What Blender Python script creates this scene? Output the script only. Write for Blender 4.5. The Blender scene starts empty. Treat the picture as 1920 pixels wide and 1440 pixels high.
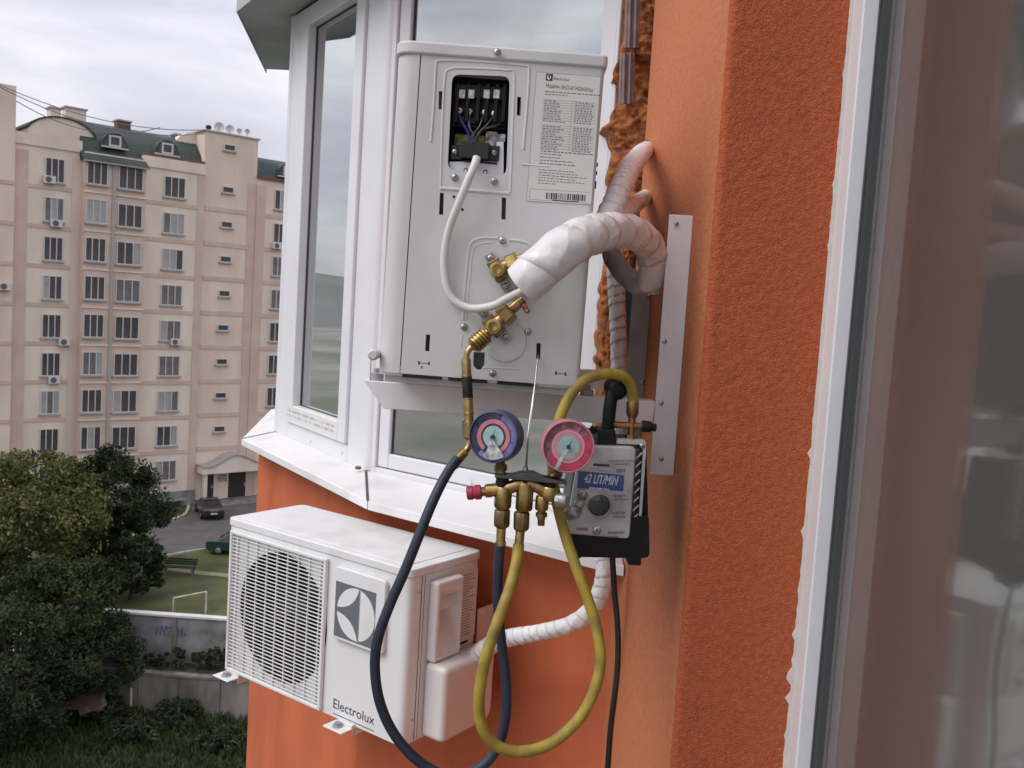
import bpy, bmesh, math, random
import numpy as np
from mathutils import Vector as V, Matrix as Mx
random.seed(7); rng = np.random.default_rng(11)
scene = bpy.context.scene
col = scene.collection
R = math.radians
# ------------------------------------------------------------------ camera
FPX = 1720.0; PITCH = R(4.5); ROLL = R(3.55)
cF = V((0, math.cos(PITCH), -math.sin(PITCH))); cU0 = V((0, math.sin(PITCH), math.cos(PITCH)))
cR = V((1, 0, 0)) * math.cos(ROLL) + cU0 * math.sin(ROLL)
cU = V((1, 0, 0)) * -math.sin(ROLL) + cU0 * math.cos(ROLL)
cam_d = bpy.data.cameras.new('camera'); cam = bpy.data.objects.new('camera', cam_d); col.objects.link(cam)
cam.matrix_world = Mx(((cR.x, cU.x, -cF.x, 0), (cR.y, cU.y, -cF.y, 0), (cR.z, cU.z, -cF.z, 0), (0, 0, 0, 1)))
cam_d.sensor_width = 36; cam_d.lens = 36 * FPX / 1920; cam_d.clip_start = .02; cam_d.clip_end = 9000
cam_d.dof.use_dof = True; cam_d.dof.focus_distance = 1.5; cam_d.dof.aperture_fstop = 22
scene.camera = cam
# ------------------------------------------------------------------ sky, sun, exposure
SUN_EL, SUN_AZ = R(46), R(-116)          # azimuth clockwise from +Y
world = bpy.data.worlds.new('World'); scene.world = world; world.use_nodes = True
nt = world.node_tree; nt.nodes.clear()
def N(t, k, **kw):
    n = t.nodes.new(k)
    for a, b in kw.items(): setattr(n, a, b)
    return n
out = N(nt, 'ShaderNodeOutputWorld'); bg = N(nt, 'ShaderNodeBackground'); bg.inputs[1].default_value = .1
sky = N(nt, 'ShaderNodeTexSky'); sky.sky_type = 'NISHITA'; sky.sun_disc = False
sky.sun_elevation = SUN_EL; sky.sun_rotation = SUN_AZ
tc = N(nt, 'ShaderNodeTexCoord'); mp = N(nt, 'ShaderNodeMapping'); mp.inputs['Scale'].default_value = (1, 1, 3.4); mp.inputs['Location'].default_value = (.3, .9, .0)
n1 = N(nt, 'ShaderNodeTexNoise'); n1.inputs['Scale'].default_value = 2.6; n1.inputs['Detail'].default_value = 8; n1.inputs['Roughness'].default_value = .52; n1.inputs['Distortion'].default_value = .35
rp = N(nt, 'ShaderNodeValToRGB'); e = rp.color_ramp.elements
e[0].position = .34; e[0].color = (4.1, 4.05, 4.85, 1); e[1].position = .68; e[1].color = (7.8, 7.65, 7.95, 1)
m1 = e = rp.color_ramp.elements.new(.50); e.color = (5.5, 5.4, 6.1, 1)
# an overcast sky is brighter overhead than at the horizon
sx = N(nt, 'ShaderNodeSeparateXYZ'); mr = N(nt, 'ShaderNodeMapRange'); mr.inputs['From Min'].default_value = 0; mr.inputs['From Max'].default_value = 1
mr.inputs['To Min'].default_value = .80; mr.inputs['To Max'].default_value = 1.75
mul = N(nt, 'ShaderNodeMixRGB', blend_type='MULTIPLY'); mul.inputs[0].default_value = 1
mix = N(nt, 'ShaderNodeMixRGB'); mix.inputs[0].default_value = .93
L = nt.links.new
L(tc.outputs['Generated'], mp.inputs[0]); L(mp.outputs[0], n1.inputs['Vector']); L(n1.outputs['Fac'], rp.inputs[0])
L(tc.outputs['Generated'], sx.inputs[0]); L(sx.outputs['Z'], mr.inputs['Value'])
L(rp.outputs[0], mul.inputs[1]); L(mr.outputs[0], mul.inputs[2])
L(sky.outputs[0], mix.inputs[1]); L(mul.outputs[0], mix.inputs[2]); L(mix.outputs[0], bg.inputs[0]); L(bg.outputs[0], out.inputs[0])
sd = bpy.data.lights.new('sun', 'SUN'); sd.energy = 1.15; sd.angle = R(35); sd.color = (1, .97, .93)
sun = bpy.data.objects.new('sun', sd); col.objects.link(sun)
sdir = V((math.sin(SUN_AZ) * math.cos(SUN_EL), math.cos(SUN_AZ) * math.cos(SUN_EL), math.sin(SUN_EL)))
sun.rotation_euler = sdir.to_track_quat('Z', 'Y').to_euler()
scene.view_settings.view_transform = 'Standard'; scene.view_settings.look = 'None'
scene.view_settings.exposure = 0.57; scene.view_settings.gamma = 1; scene.view_settings.use_curve_mapping = False
scene.cycles.max_bounces = 8; scene.cycles.transparent_max_bounces = 12

# ------------------------------------------------------------------ measuring: a sight line through the photograph meets a real plane of the place
def ray(px, py): return cF * FPX + cR * (px - 960) - cU * (py - 720)
def Y(px, py, y): d = ray(px, py); return d * (y / d.y)
def Zp(px, py, z): d = ray(px, py); return d * (z / d.z)
def onP(px, py, P, n): d = ray(px, py); return d * (P.dot(n) / d.dot(n))

# ------------------------------------------------------------------ materials
MAT = {}
def mat(name, c, rough=.5, metal=0, var=0, vs=8, c2=None, bump=0, bs=60, bd=.002, spec=.5, stretch=None, detail=5, coat=0, lo=.35, hi=.65):
    if name in MAT: return MAT[name]
    m = bpy.data.materials.new(name); m.use_nodes = True; t = m.node_tree; b = t.nodes['Principled BSDF']
    b.inputs['Roughness'].default_value = rough; b.inputs['Metallic'].default_value = metal; b.inputs['Specular IOR Level'].default_value = spec
    if coat: b.inputs['Coat Weight'].default_value = coat; b.inputs['Coat Roughness'].default_value = .15
    b.inputs['Base Color'].default_value = (*c, 1)
    tcn = N(t, 'ShaderNodeTexCoord'); src = tcn.outputs['Object']
    if stretch:
        mpn = N(t, 'ShaderNodeMapping'); mpn.inputs['Scale'].default_value = stretch; t.links.new(src, mpn.inputs[0]); src = mpn.outputs[0]
    if var or c2:
        nn = N(t, 'ShaderNodeTexNoise'); nn.inputs['Scale'].default_value = vs; nn.inputs['Detail'].default_value = detail; t.links.new(src, nn.inputs['Vector'])
        r = N(t, 'ShaderNodeValToRGB'); q = r.color_ramp.elements
        d = c2 if c2 else tuple(max(0, x * (1 - var)) for x in c)
        q[0].position = lo; q[0].color = (*d, 1); q[1].position = hi; q[1].color = (*c, 1)
        t.links.new(nn.outputs['Fac'], r.inputs[0]); t.links.new(r.outputs[0], b.inputs['Base Color'])
        rr = N(t, 'ShaderNodeMapRange'); rr.inputs['To Min'].default_value = min(1, rough * 1.25); rr.inputs['To Max'].default_value = rough * .85
        t.links.new(nn.outputs['Fac'], rr.inputs['Value']); t.links.new(rr.outputs[0], b.inputs['Roughness'])
    if bump:
        n2 = N(t, 'ShaderNodeTexNoise'); n2.inputs['Scale'].default_value = bs; n2.inputs['Detail'].default_value = 4; t.links.new(src, n2.inputs['Vector'])
        bn = N(t, 'ShaderNodeBump'); bn.inputs['Strength'].default_value = bump; bn.inputs['Distance'].default_value = bd
        t.links.new(n2.outputs['Fac'], bn.inputs['Height']); t.links.new(bn.outputs[0], b.inputs['Normal'])
    MAT[name] = m; return m
def glass_mat(name, tint, k=1.8, base=.0, rough=.012):
    """window glass: two reflecting panes over a see-through, slightly tinted body"""
    m = bpy.data.materials.new(name); m.use_nodes = True; t = m.node_tree; t.nodes.clear()
    o = N(t, 'ShaderNodeOutputMaterial'); mx = N(t, 'ShaderNodeMixShader'); tr = N(t, 'ShaderNodeBsdfTransparent'); gl = N(t, 'ShaderNodeBsdfGlossy'); fr = N(t, 'ShaderNodeFresnel')
    tr.inputs[0].default_value = (*tint, 1); gl.inputs['Roughness'].default_value = rough; gl.inputs['Color'].default_value = (.93, .96, .95, 1); fr.inputs[0].default_value = 1.5
    ma = N(t, 'ShaderNodeMath', operation='MULTIPLY_ADD', use_clamp=True); ma.inputs[1].default_value = k; ma.inputs[2].default_value = base
    t.links.new(fr.outputs[0], ma.inputs[0]); t.links.new(ma.outputs[0], mx.inputs[0]); t.links.new(tr.outputs[0], mx.inputs[1]); t.links.new(gl.outputs[0], mx.inputs[2]); t.links.new(mx.outputs[0], o.inputs[0])
    MAT[name] = m; return m
ORANGE = (.50, .125, .050)
stucco = mat('orange_stucco', (.52, .130, .054), .9, var=.2, vs=170, spec=.2, bump=1.0, bs=420, bd=.0034)
stucco_lit = mat('orange_render_lit_smooth', (.545, .190, .088), .9, var=.16, vs=150, detail=4, stretch=(1, .2, 1), spec=.2, lo=.3, hi=.6, bump=.5, bs=330, bd=.0015)  # smoother copy of the stucco, made lighter to paint in its skylight
stucco_fine = mat('orange_stucco_bay', (.56, .150, .066), .85, var=.2, vs=7, detail=9, stretch=(1, 1, .3), spec=.25, bump=.45, bs=230, bd=.003)
pvc = mat('white_pvc', (.74, .74, .765), .32, var=.06, vs=5, spec=.5)
sill_m = mat('white_sheet_sill', (.76, .76, .76), .35, c2=(.63, .62, .60), vs=6, detail=9, lo=.28, hi=.5)
gasket = mat('grey_gasket', (.055, .057, .06), .6)
dirt = mat('dark_joint', (.10, .095, .09), .9, var=.5, vs=60)
acw = mat('ac_paint', (.635, .645, .645), .38, c2=(.52, .515, .49), vs=9, stretch=(1, 1, .35), detail=9, lo=.22, hi=.5)
acw2 = mat('ac_paint_bright', (.74, .75, .75), .36, c2=(.60, .59, .56), vs=9, stretch=(1, 1, .35), detail=9, lo=.22, hi=.5)
acp = mat('ac_plastic', (.72, .70, .67), .42, var=.05, vs=9)
black = mat('black_plastic', (.007, .007, .008), .45, var=.3, vs=40, spec=.3)
blackr = mat('black_rubber', (.014, .013, .013), .6, var=.3, vs=30)
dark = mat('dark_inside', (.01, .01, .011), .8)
steel = mat('screw_steel', (.55, .54, .52), .32, 1, var=.3, vs=90)
zinc = mat('zinc_sheet', (.42, .43, .42), .45, .6, var=.25, vs=14)
brass = mat('brass', (.55, .40, .16), .34, 1, var=.45, vs=55, bump=.1, bs=200)
brass_old = mat('tarnished_brass', (.34, .24, .115), .45, .9, var=.5, vs=60, bump=.15, bs=160)
copper = mat('copper', (.55, .25, .17), .35, 1, var=.3, vs=50)
pvcw = mat('white_cable', (.70, .70, .68), .45, var=.06, vs=20)
blue_h = mat('blue_hose', (.020, .028, .055), .5, var=.3, vs=30, bump=.12, bs=300)
yellow_h = mat('yellow_hose', (.39, .285, .035), .55, c2=(.22, .16, .03), vs=34, detail=9, bump=.12, bs=260)
brk = mat('bracket_paint', (.84, .84, .86), .38, var=.10, vs=14)
greyfoam = mat('grey_foam', (.45, .45, .46), .6, var=.4, vs=40, bump=.5, bs=90, bd=.004)
foam_m = mat('expanding_foam', (.42, .135, .030), .9, c2=(.16, .042, .013), vs=42, bump=1, bs=150, bd=.004, lo=.36, hi=.62)
clear_p = mat('ribbed_plastic', (.24, .17, .16), .2, var=.3, vs=30, spec=.8)
redp = mat('red_knob', (.42, .03, .06), .45, var=.2, vs=60)
printm = mat('print_grey', (.16, .16, .17), .6)
printd = mat('print_dark', (.035, .035, .045), .6)
logo_g = mat('logo_slate', (.135, .15, .175), .45)
lab_w = mat('label_paper', (.70, .69, .66), .45)
win_glass = glass_mat('window_glass', (.66, .70, .69), 1.9, .40)
near_glass = glass_mat('near_window_glass', (.80, .80, .79), .44, .0, .05)
room_m = mat('room_grey', (.16, .16, .165), .9, var=.2, vs=2)
curtain_m = mat('curtain_cloth', (.62, .61, .60), .9, var=.12, vs=6)
def tape_mat():
    m = mat('white_tape', (.80, .79, .79), .36, var=.07, vs=14, spec=.55); t = m.node_tree; b = t.nodes['Principled BSDF']
    tcn = N(t, 'ShaderNodeTexCoord'); w = N(t, 'ShaderNodeTexVoronoi', feature='F1'); w.inputs['Scale'].default_value = 34; nz_ = N(t, 'ShaderNodeTexNoise'); nz_.inputs['Scale'].default_value = 14
    va = N(t, 'ShaderNodeVectorMath', operation='MULTIPLY_ADD'); va.inputs[1].default_value = (.06, .06, .06); t.links.new(tcn.outputs['Object'], nz_.inputs['Vector']); t.links.new(nz_.outputs['Color'], va.inputs[0]); t.links.new(tcn.outputs['Object'], va.inputs[2])
    t.links.new(va.outputs[0], w.inputs['Vector']); bn = N(t, 'ShaderNodeBump'); bn.inputs['Strength'].default_value = .42; bn.inputs['Distance'].default_value = .008
    t.links.new(w.outputs['Distance'], bn.inputs['Height']); t.links.new(bn.outputs[0], b.inputs['Normal']); return m
tape = tape_mat()

# ------------------------------------------------------------------ mesh builder
ROOT = {}      # object -> inverse world matrix of its thing
def tag(o, label=None, cat=None, group=None, kind=None):
    if label: o['label'] = label
    if cat: o['category'] = cat
    if group: o['group'] = group
    if kind: o['kind'] = kind
    return o
def thing(name, loc, label, cat, rz=0, group=None):
    o = bpy.data.objects.new(name, None); col.objects.link(o); o.location = loc; o.rotation_euler = (0, 0, rz)
    o.empty_display_size = .05
    ROOT[o] = (Mx.Translation(V(loc)) @ Mx.Rotation(rz, 4, 'Z')).inverted(); return tag(o, label, cat, group)
class Fr:      # a flat working plane: origin, right, up, towards the viewer
    def __init__(s, O, U, W=None, n=None):
        s.O, s.U = V(O), V(U).normalized(); s.W = V(W or (0, 0, 1)).normalized(); s.n = (V(n) if n else s.U.cross(s.W)).normalized()
    def p(s, u, v, n=0): return s.O + s.U * u + s.W * v + s.n * n
    def px(s, x, y, n=0):
        h = onP(x, y, s.O + s.n * n, s.n) - s.O; return (h.dot(s.U), h.dot(s.W))
    def P(s, x, y, n=0): return onP(x, y, s.O + s.n * n, s.n)
class MB:
    def __init__(s): s.v, s.f, s.mi, s.cur, s.mats = [], [], [], 0, []
    def use(s, m):
        if m not in s.mats: s.mats.append(m)
        s.cur = s.mats.index(m); return s
    def add(s, vs, fs):
        o = len(s.v); s.v += [tuple(q) for q in vs]; s.f += [tuple(o + i for i in f) for f in fs]; s.mi += [s.cur] * len(fs); return s
    def box(s, fr, u0, u1, v0, v1, n0, n1):
        q = [fr.p(u, v, n) for n in (n0, n1) for v in (v0, v1) for u in (u0, u1)]
        return s.add(q, [(0, 2, 3, 1), (4, 5, 7, 6), (0, 1, 5, 4), (2, 6, 7, 3), (0, 4, 6, 2), (1, 3, 7, 5)])
    def prism(s, pts, d):             # closed polygon (list of V) pushed along vector d
        n = len(pts); a = list(pts); b = [q + d for q in pts]
        return s.add(a + b, [tuple(range(n))[::-1], tuple(range(n, 2 * n))] + [(i, (i + 1) % n, n + (i + 1) % n, n + i) for i in range(n)])
    def fprism(s, fr, uv, n0, n1): return s.prism([fr.p(u, v, n0) for u, v in uv], fr.n * (n1 - n0))
    def frame(s, fr, u0, u1, v0, v1, w, n0, n1):
        s.box(fr, u0, u0 + w, v0, v1, n0, n1); s.box(fr, u1 - w, u1, v0, v1, n0, n1)
        s.box(fr, u0 + w, u1 - w, v0, v0 + w, n0, n1); return s.box(fr, u0 + w, u1 - w, v1 - w, v1, n0, n1)
    def lathe(s, p, d, prof, n=16, cap=True, phase=0):
        p, d = V(p), V(d).normalized(); a = d.orthogonal().normalized(); b = d.cross(a); vs = []
        for r, h in prof:
            for k in range(n):
                t = 2 * math.pi * k / n + phase; vs.append(p + d * h + (a * math.cos(t) + b * math.sin(t)) * r)
        m = len(prof); fs = [(i * n + k, i * n + (k + 1) % n, (i + 1) * n + (k + 1) % n, (i + 1) * n + k) for i in range(m - 1) for k in range(n)]
        if cap: fs += [tuple(range(n))[::-1], tuple((m - 1) * n + k for k in range(n))]
        return s.add(vs, fs)
    def cyl(s, p, q, r, n=14, phase=0):
        p, q = V(p), V(q); return s.lathe(p, q - p, [(r, 0), (r, (q - p).length)], n, phase=phase)
    def tube(s, pts, r, n=12, cap=True, wob=None):
        pts = [V(q) for q in pts]; m = len(pts); rs = r if isinstance(r, (list, tuple)) else [r] * m
        T = [(pts[min(i + 1, m - 1)] - pts[max(i - 1, 0)]).normalized() for i in range(m)]
        a = T[0].orthogonal().normalized(); vs = []
        for i in range(m):
            a = (a - T[i] * a.dot(T[i])).normalized(); b = T[i].cross(a)
            for k in range(n):
                t = 2 * math.pi * k / n; rr = rs[i] * (1 + (wob(i, t) if wob else 0)); vs.append(pts[i] + (a * math.cos(t) + b * math.sin(t)) * rr)
        fs = [(i * n + k, i * n + (k + 1) % n, (i + 1) * n + (k + 1) % n, (i + 1) * n + k) for i in range(m - 1) for k in range(n)]
        if cap: fs += [tuple(range(n))[::-1], tuple((m - 1) * n + k for k in range(n))]
        return s.add(vs, fs)
    def build(s, name, m=None, parent=None, smooth=40, bevel=0, seg=2, origin=None, local=False):
        me = bpy.data.meshes.new(name); vs = [V(q) for q in s.v]
        o = bpy.data.objects.new(name, me); col.objects.link(o)
        if parent is not None:
            o.parent = parent
            if not local: inv = ROOT[parent]; vs = [inv @ q for q in vs]
            ROOT[o] = ROOT.get(parent, Mx())
        else:
            og = V(origin) if origin is not None else V((0, 0, 0)); o.location = og; vs = [q - og for q in vs]
            ROOT[o] = Mx.Translation(og).inverted()
        me.from_pydata([tuple(q) for q in vs], [], s.f)
        for q in (s.mats or [m]): me.materials.append(q)
        if s.mats: me.polygons.foreach_set('material_index', s.mi)
        bm = bmesh.new(); bm.from_mesh(me); bmesh.ops.recalc_face_normals(bm, faces=bm.faces); bm.to_mesh(me); bm.free()
        if smooth:
            me.shade_smooth(); me.set_sharp_from_angle(angle=R(smooth))
        if bevel:
            b = o.modifiers.new('bevel', 'BEVEL'); b.width = bevel; b.segments = seg; b.limit_method = 'ANGLE'; b.angle_limit = R(35); b.harden_normals = True
        return o
def spline(pts, k=6):
    pts = [V(q) for q in pts]; P = [pts[0] * 2 - pts[1]] + pts + [pts[-1] * 2 - pts[-2]]; out = []
    for i in range(1, len(P) - 2):
        a, b, c, d = P[i - 1:i + 3]
        for j in range(k):
            t = j / k; out.append(.5 * ((2 * b) + (c - a) * t + (2 * a - 5 * b + 4 * c - d) * t * t + (3 * b - a - 3 * c + d) * t ** 3))
    return out + [pts[-1]]
def rrect(u0, u1, v0, v1, r, k=4):
    o = []
    for cu, cv, a0 in ((u1 - r, v1 - r, 0), (u0 + r, v1 - r, 90), (u0 + r, v0 + r, 180), (u1 - r, v0 + r, 270)):
        for j in range(k + 1):
            a = R(a0 + 90 * j / k); o.append((cu + r * math.cos(a), cv + r * math.sin(a)))
    return o
def rquad(q, r, k=4):                   # rounded corners on any convex quad of 2-D points
    q = [V((a, b)) for a, b in q]; o = []
    for i in range(len(q)):
        a, b, c = q[i - 1], q[i], q[(i + 1) % len(q)]; p0 = b + (a - b).normalized() * r; p1 = b + (c - b).normalized() * r
        for j in range(k + 1):
            t = j / k; w = (1 - t) ** 2 * p0 + 2 * t * (1 - t) * b + t * t * p1; o.append((w.x, w.y))
    return o
def text_geo(txt, h, bold=0):                   # flat letters as polygons, cap height h, origin at the baseline start
    c = bpy.data.curves.new('t', 'FONT'); c.body = txt; c.size = h / .72; c.resolution_u = 3; c.offset = bold
    o = bpy.data.objects.new('t', c); col.objects.link(o); dg = bpy.context.evaluated_depsgraph_get(); me = o.evaluated_get(dg).to_mesh()
    vs = [tuple(v.co) for v in me.vertices]; fs = [tuple(p.vertices) for p in me.polygons]; o.evaluated_get(dg).to_mesh_clear()
    bpy.data.objects.remove(o); bpy.data.curves.remove(c); return vs, fs
def put_text(mb, fr, u, v, n, txt, h, width=None, italic=0, bold=0):
    vs, fs = text_geo(txt, h, bold); w = max(q[0] for q in vs); k = (width / w) if width else 1
    return mb.add([fr.p(u + q[0] * k + italic * q[1], v + q[1], n) for q in vs], fs)
def np_mesh(name, vs, fs, m, parent=None, smooth=True, origin=None, midx=None):
    me = bpy.data.meshes.new(name); vs = np.asarray(vs, dtype=np.float32); fs = np.asarray(fs, dtype=np.int32)
    o = bpy.data.objects.new(name, me); col.objects.link(o)
    if parent is not None:
        o.parent = parent; I = np.array(ROOT[parent]); vs = vs @ I[:3, :3].T + I[:3, 3]; ROOT[o] = ROOT[parent]
    elif origin is not None:
        o.location = origin; vs = vs - np.array(origin); ROOT[o] = Mx.Translation(V(origin)).inverted()
    k = fs.shape[1]
    me.vertices.add(len(vs)); me.vertices.foreach_set('co', vs.astype(np.float32).ravel())
    me.loops.add(fs.size); me.loops.foreach_set('vertex_index', fs.ravel())
    me.polygons.add(len(fs)); me.polygons.foreach_set('loop_start', np.arange(0, fs.size, k, dtype=np.int32)); me.polygons.foreach_set('loop_total', np.full(len(fs), k, dtype=np.int32))
    ms = m if isinstance(m, (list, tuple)) else [m]
    for q in ms: me.materials.append(q)
    if midx is not None: me.polygons.foreach_set('material_index', np.asarray(midx, dtype=np.int32))
    me.polygons.foreach_set('use_smooth', np.full(len(fs), smooth)); me.update(calc_edges=True); me.validate(); return o
def grid_faces(a, b):
    i = np.arange(a - 1)[:, None] * b + np.arange(b - 1)[None]; i = i.ravel(); return np.stack([i, i + 1, i + b + 1, i + b], 1)
def vnoise(a, b, cell):                 # smooth value noise on an a x b grid
    A, B = int(a / cell) + 3, int(b / cell) + 3; g = rng.random((A, B)); x = np.arange(a) / cell; y = np.arange(b) / cell
    i = x.astype(int); j = y.astype(int); fx = x - i; fy = y - j; fx = fx * fx * (3 - 2 * fx); fy = fy * fy * (3 - 2 * fy); fx = fx[:, None]; fy = fy[None]
    return (g[i][:, j] * (1 - fx) * (1 - fy) + g[i + 1][:, j] * fx * (1 - fy) + g[i][:, j + 1] * (1 - fx) * fy + g[i + 1][:, j + 1] * fx * fy) - .5
def cut(o, cutter):                     # real openings: boolean difference, evaluated here
    md = o.modifiers.new('cut', 'BOOLEAN'); md.operation = 'DIFFERENCE'; md.solver = 'EXACT'; md.use_self = True; md.object = cutter
    bpy.context.view_layer.update(); dg = bpy.context.evaluated_depsgraph_get(); me = bpy.data.meshes.new_from_object(o.evaluated_get(dg)); o.modifiers.clear()
    old = o.data; o.data = me; bpy.data.meshes.remove(old); bpy.data.objects.remove(cutter); return o
def screw(parent, p, d, r=.0055, name='screw'):
    d = V(d).normalized(); mb = MB(); mb.use(steel); mb.lathe(p, d, [(r, 0), (r, .0012), (r * .8, .0028), (r * .45, .0034)], 14)
    a = d.orthogonal().normalized(); b = d.cross(a); mb.use(printd); f = Fr(V(p) + d * .0034, a, b, d)
    mb.box(f, -r * .38, r * .38, -r * .09, r * .09, -.001, .0004); mb.box(f, -r * .09, r * .09, -r * .38, r * .38, -.001, .00045)
    return mb.build(name, None, parent)
def offset_poly(P, offs):               # offset each edge of an open chain of (x, y) to its outer side
    lines = []
    for (a, b), o in zip(zip(P, P[1:]), offs):
        d = (b - a).normalized(); n = V((-d.y, d.x)) ; n = n if n.dot(-a) > 0 or True else -n
        lines.append((a + n * o, d))
    out = [lines[0][0]]
    for (p, d), (q, e) in zip(lines, lines[1:]):
        den = d.x * e.y - d.y * e.x; t = ((q.x - p.x) * e.y - (q.y - p.y) * e.x) / den; out.append(p + d * t)
    p, d = lines[-1]; out.append(p + d * (P[-1] - P[-2]).length); return out

# ================================================================== THE ORANGE BUILDING AND ITS BAY
WX = .285                                # plane of the facade the brackets are screwed to
WIN_X = .4835                            # plane of the near window glass
bld = thing('orange_building', (WX, 2.25, -18), 'orange rendered building with white framed bay window and a near window at right', 'building')
# rough rendered pier: far edge -> corner -> return to the near window, real relief
rows = np.arange(-1.45, 1.25, .0027)
seg = []; c = .010
for y in np.arange(2.262, 1.377 + c, -.0031): seg.append((WX, y, -1, 0))
for k in range(1, 6):
    a = R(90 * k / 6); seg.append((WX + c - c * math.cos(a), 1.377 + c - c * math.sin(a), -math.cos(a), -math.sin(a)))
for x in np.arange(WX + c, .4645, .0026): seg.append((x, 1.377, 0, -1))
seg = np.array(seg); a, b = len(rows), len(seg)
h = vnoise(a, b, 1.7) * .0013 + vnoise(a, b, 3.4) * .0002 + vnoise(a, b, 80) * .0010
h = h * np.clip(1.0 - (seg[:, 1] - 1.377) * 9, .10, 1)[None]
vs = np.zeros((a, b, 3)); vs[..., 0] = seg[None, :, 0] + seg[None, :, 2] * h; vs[..., 1] = seg[None, :, 1] + seg[None, :, 3] * h; vs[..., 2] = rows[:, None]
gf = grid_faces(a, b); np_mesh('pier_wall', vs.reshape(-1, 3), gf, [stucco, stucco_lit], bld, midx=(seg[gf[:, 0] % b, 1] > 1.392).astype(int))
mb = MB(); w0 = Fr((WX, 0, 0), (0, -1, 0), (0, 0, 1), (-1, 0, 0))     # u = towards us, n = outwards
mb.box(w0, -2.262, -1.3772, -4.5, -1.4505, -.20, -.0005); mb.box(w0, -2.262, -1.3772, 1.2505, 4.5, -.20, -.0005)
mb.box(w0, -9, 6, -18, -4.5, -.20, 0); mb.box(w0, -9, 6, 4.5, 9, -.20, 0)
mb.box(w0, -1.36, 6, -4.5, -1.3, -.20, -.10); mb.box(w0, -1.36, 6, 1.35, 4.5, -.20, -.10)
mb.box(w0, -2.262, -1.392, -1.46, 1.26, -.20, -.012)                  # body of the pier behind its skin
mb.box(w0, -9, -6.62, -4.5, 4.5, -.20, 0)
mb.build('facade_wall', stucco_fine, bld)
# bay polygon (window plane); +n is outside
AB, BC = V((-.458, 2.959)), V((-.946, 3.695))
uA = V((.7915, -.6112)); A0 = AB + uA * .862
CD = BC + V((-.150, .9887)) * .88; DE = CD + V((.24, .97)) * .88; EF = DE + V((.6, .8)) * .88; FG = EF + V((.80, .6)) * .76
poly = [A0, AB, BC, CD, DE, EF, FG]
def outw(o): return offset_poly([q.copy() for q in poly], o)
ow = outw([-1e-9] * 6)
sgn = 1 if (offset_poly([A0, AB], [1])[0] - A0).dot(V((-.61, -.79))) > 0 else -1
wallp = outw([sgn * q for q in (.112, .062, .062, .062, .062, .062)])
sillp = outw([sgn * q for q in (.262, .155, .118, .118, .118, .118)])
sofp = outw([sgn * q for q in (.21, .205, .205)] + [sgn * .2] * 3)
def v3(q, z): return V((q.x, q.y, z))
def onx(p, q, x): t = (x - p.x) / (q.x - p.x); return p + (q - p) * t
wallp[0] = onx(wallp[0], wallp[1], WX + .004); sillp[0] = onx(sillp[0], sillp[1], WX - .002)
SZ = -.55
mb = MB()
for p, q in zip(wallp, wallp[1:]):
    d = (q - p).normalized(); n = V((-d.y, d.x)) * -sgn * .12
    mb.prism([v3(p, -18), v3(q, -18), v3(q + n, -18), v3(p + n, -18)], V((0, 0, 18 + SZ - .012)))
mb.build('bay_wall', stucco_fine, bld)
for i in range(6):                        # sheet-metal sills, one per face
    a, b = sillp[i], sillp[i + 1]; a2, b2 = poly[i], poly[i + 1]
    if i == 0: a2 = A0 + uA * .09
    g = (b - a).normalized() * .0012; d = (b - a).normalized(); lip = .026
    mb = MB(); mb.add([v3(a + g, SZ - .012), v3(b - g, SZ - .012), v3(b2 - g, SZ + .006), v3(a2 + g, SZ + .006), v3(a + g, SZ - .012 - lip), v3(b - g, SZ - .012 - lip),
        v3(a2 + g, SZ - .03), v3(b2 - g, SZ - .03)], [(0, 1, 2, 3), (0, 4, 5, 1), (4, 6, 7, 5), (3, 2, 7, 6), (0, 3, 6, 4), (1, 5, 7, 2)])
    mb.build('window_sill', sill_m, bld, bevel=.003)
a, b = sillp[1], poly[1]; d = (V((b.x, b.y)) - a); mb = MB()            # sealed joints between the sills
for i in (1, 2):
    a, b = sillp[i], poly[i]; d = (b - a); n = V((-d.y, d.x)).normalized() * .004
    mb.add([v3(a - n, SZ - .0105), v3(a + n, SZ - .0105), v3(b + n, SZ + .0075), v3(b - n, SZ + .0075)], [(0, 1, 2, 3)])
mb.build('sill_joint', dirt, bld, smooth=0)
TOP = 1.10
mb = MB(); P = [sofp[0] + uA * .2, sofp[1], sofp[2], sofp[3]]; Q = [A0 + uA * .2, AB, BC, CD]
for i in range(3):
    mb.prism([v3(P[i], TOP), v3(P[i + 1], TOP), v3(Q[i + 1], TOP + .004), v3(Q[i], TOP + .004)], V((0, 0, .03)))
    d = (P[i + 1] - P[i]).normalized(); n = V((-d.y, d.x)) * sgn * .003
    mb.prism([v3(P[i], TOP - .02), v3(P[i + 1], TOP - .02), v3(P[i + 1] + n, TOP - .02), v3(P[i] + n, TOP - .02)], V((0, 0, .12)))
mb.build('bay_canopy', mat('grey_soffit', (.44, .47, .48), .5, var=.15, vs=6), bld)
mb = MB()
for i in range(6): 
    p, q = poly[i], poly[i + 1]; d = (q - p).normalized(); n = V((-d.y, d.x)) * sgn
    mb.prism([v3(p, TOP + .035), v3(q, TOP + .035), v3(q - n * .12, TOP + .035), v3(p - n * .12, TOP + .035)], V((0, 0, 7)))
mb.build('upper_bay_wall', stucco_fine, bld)
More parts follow.
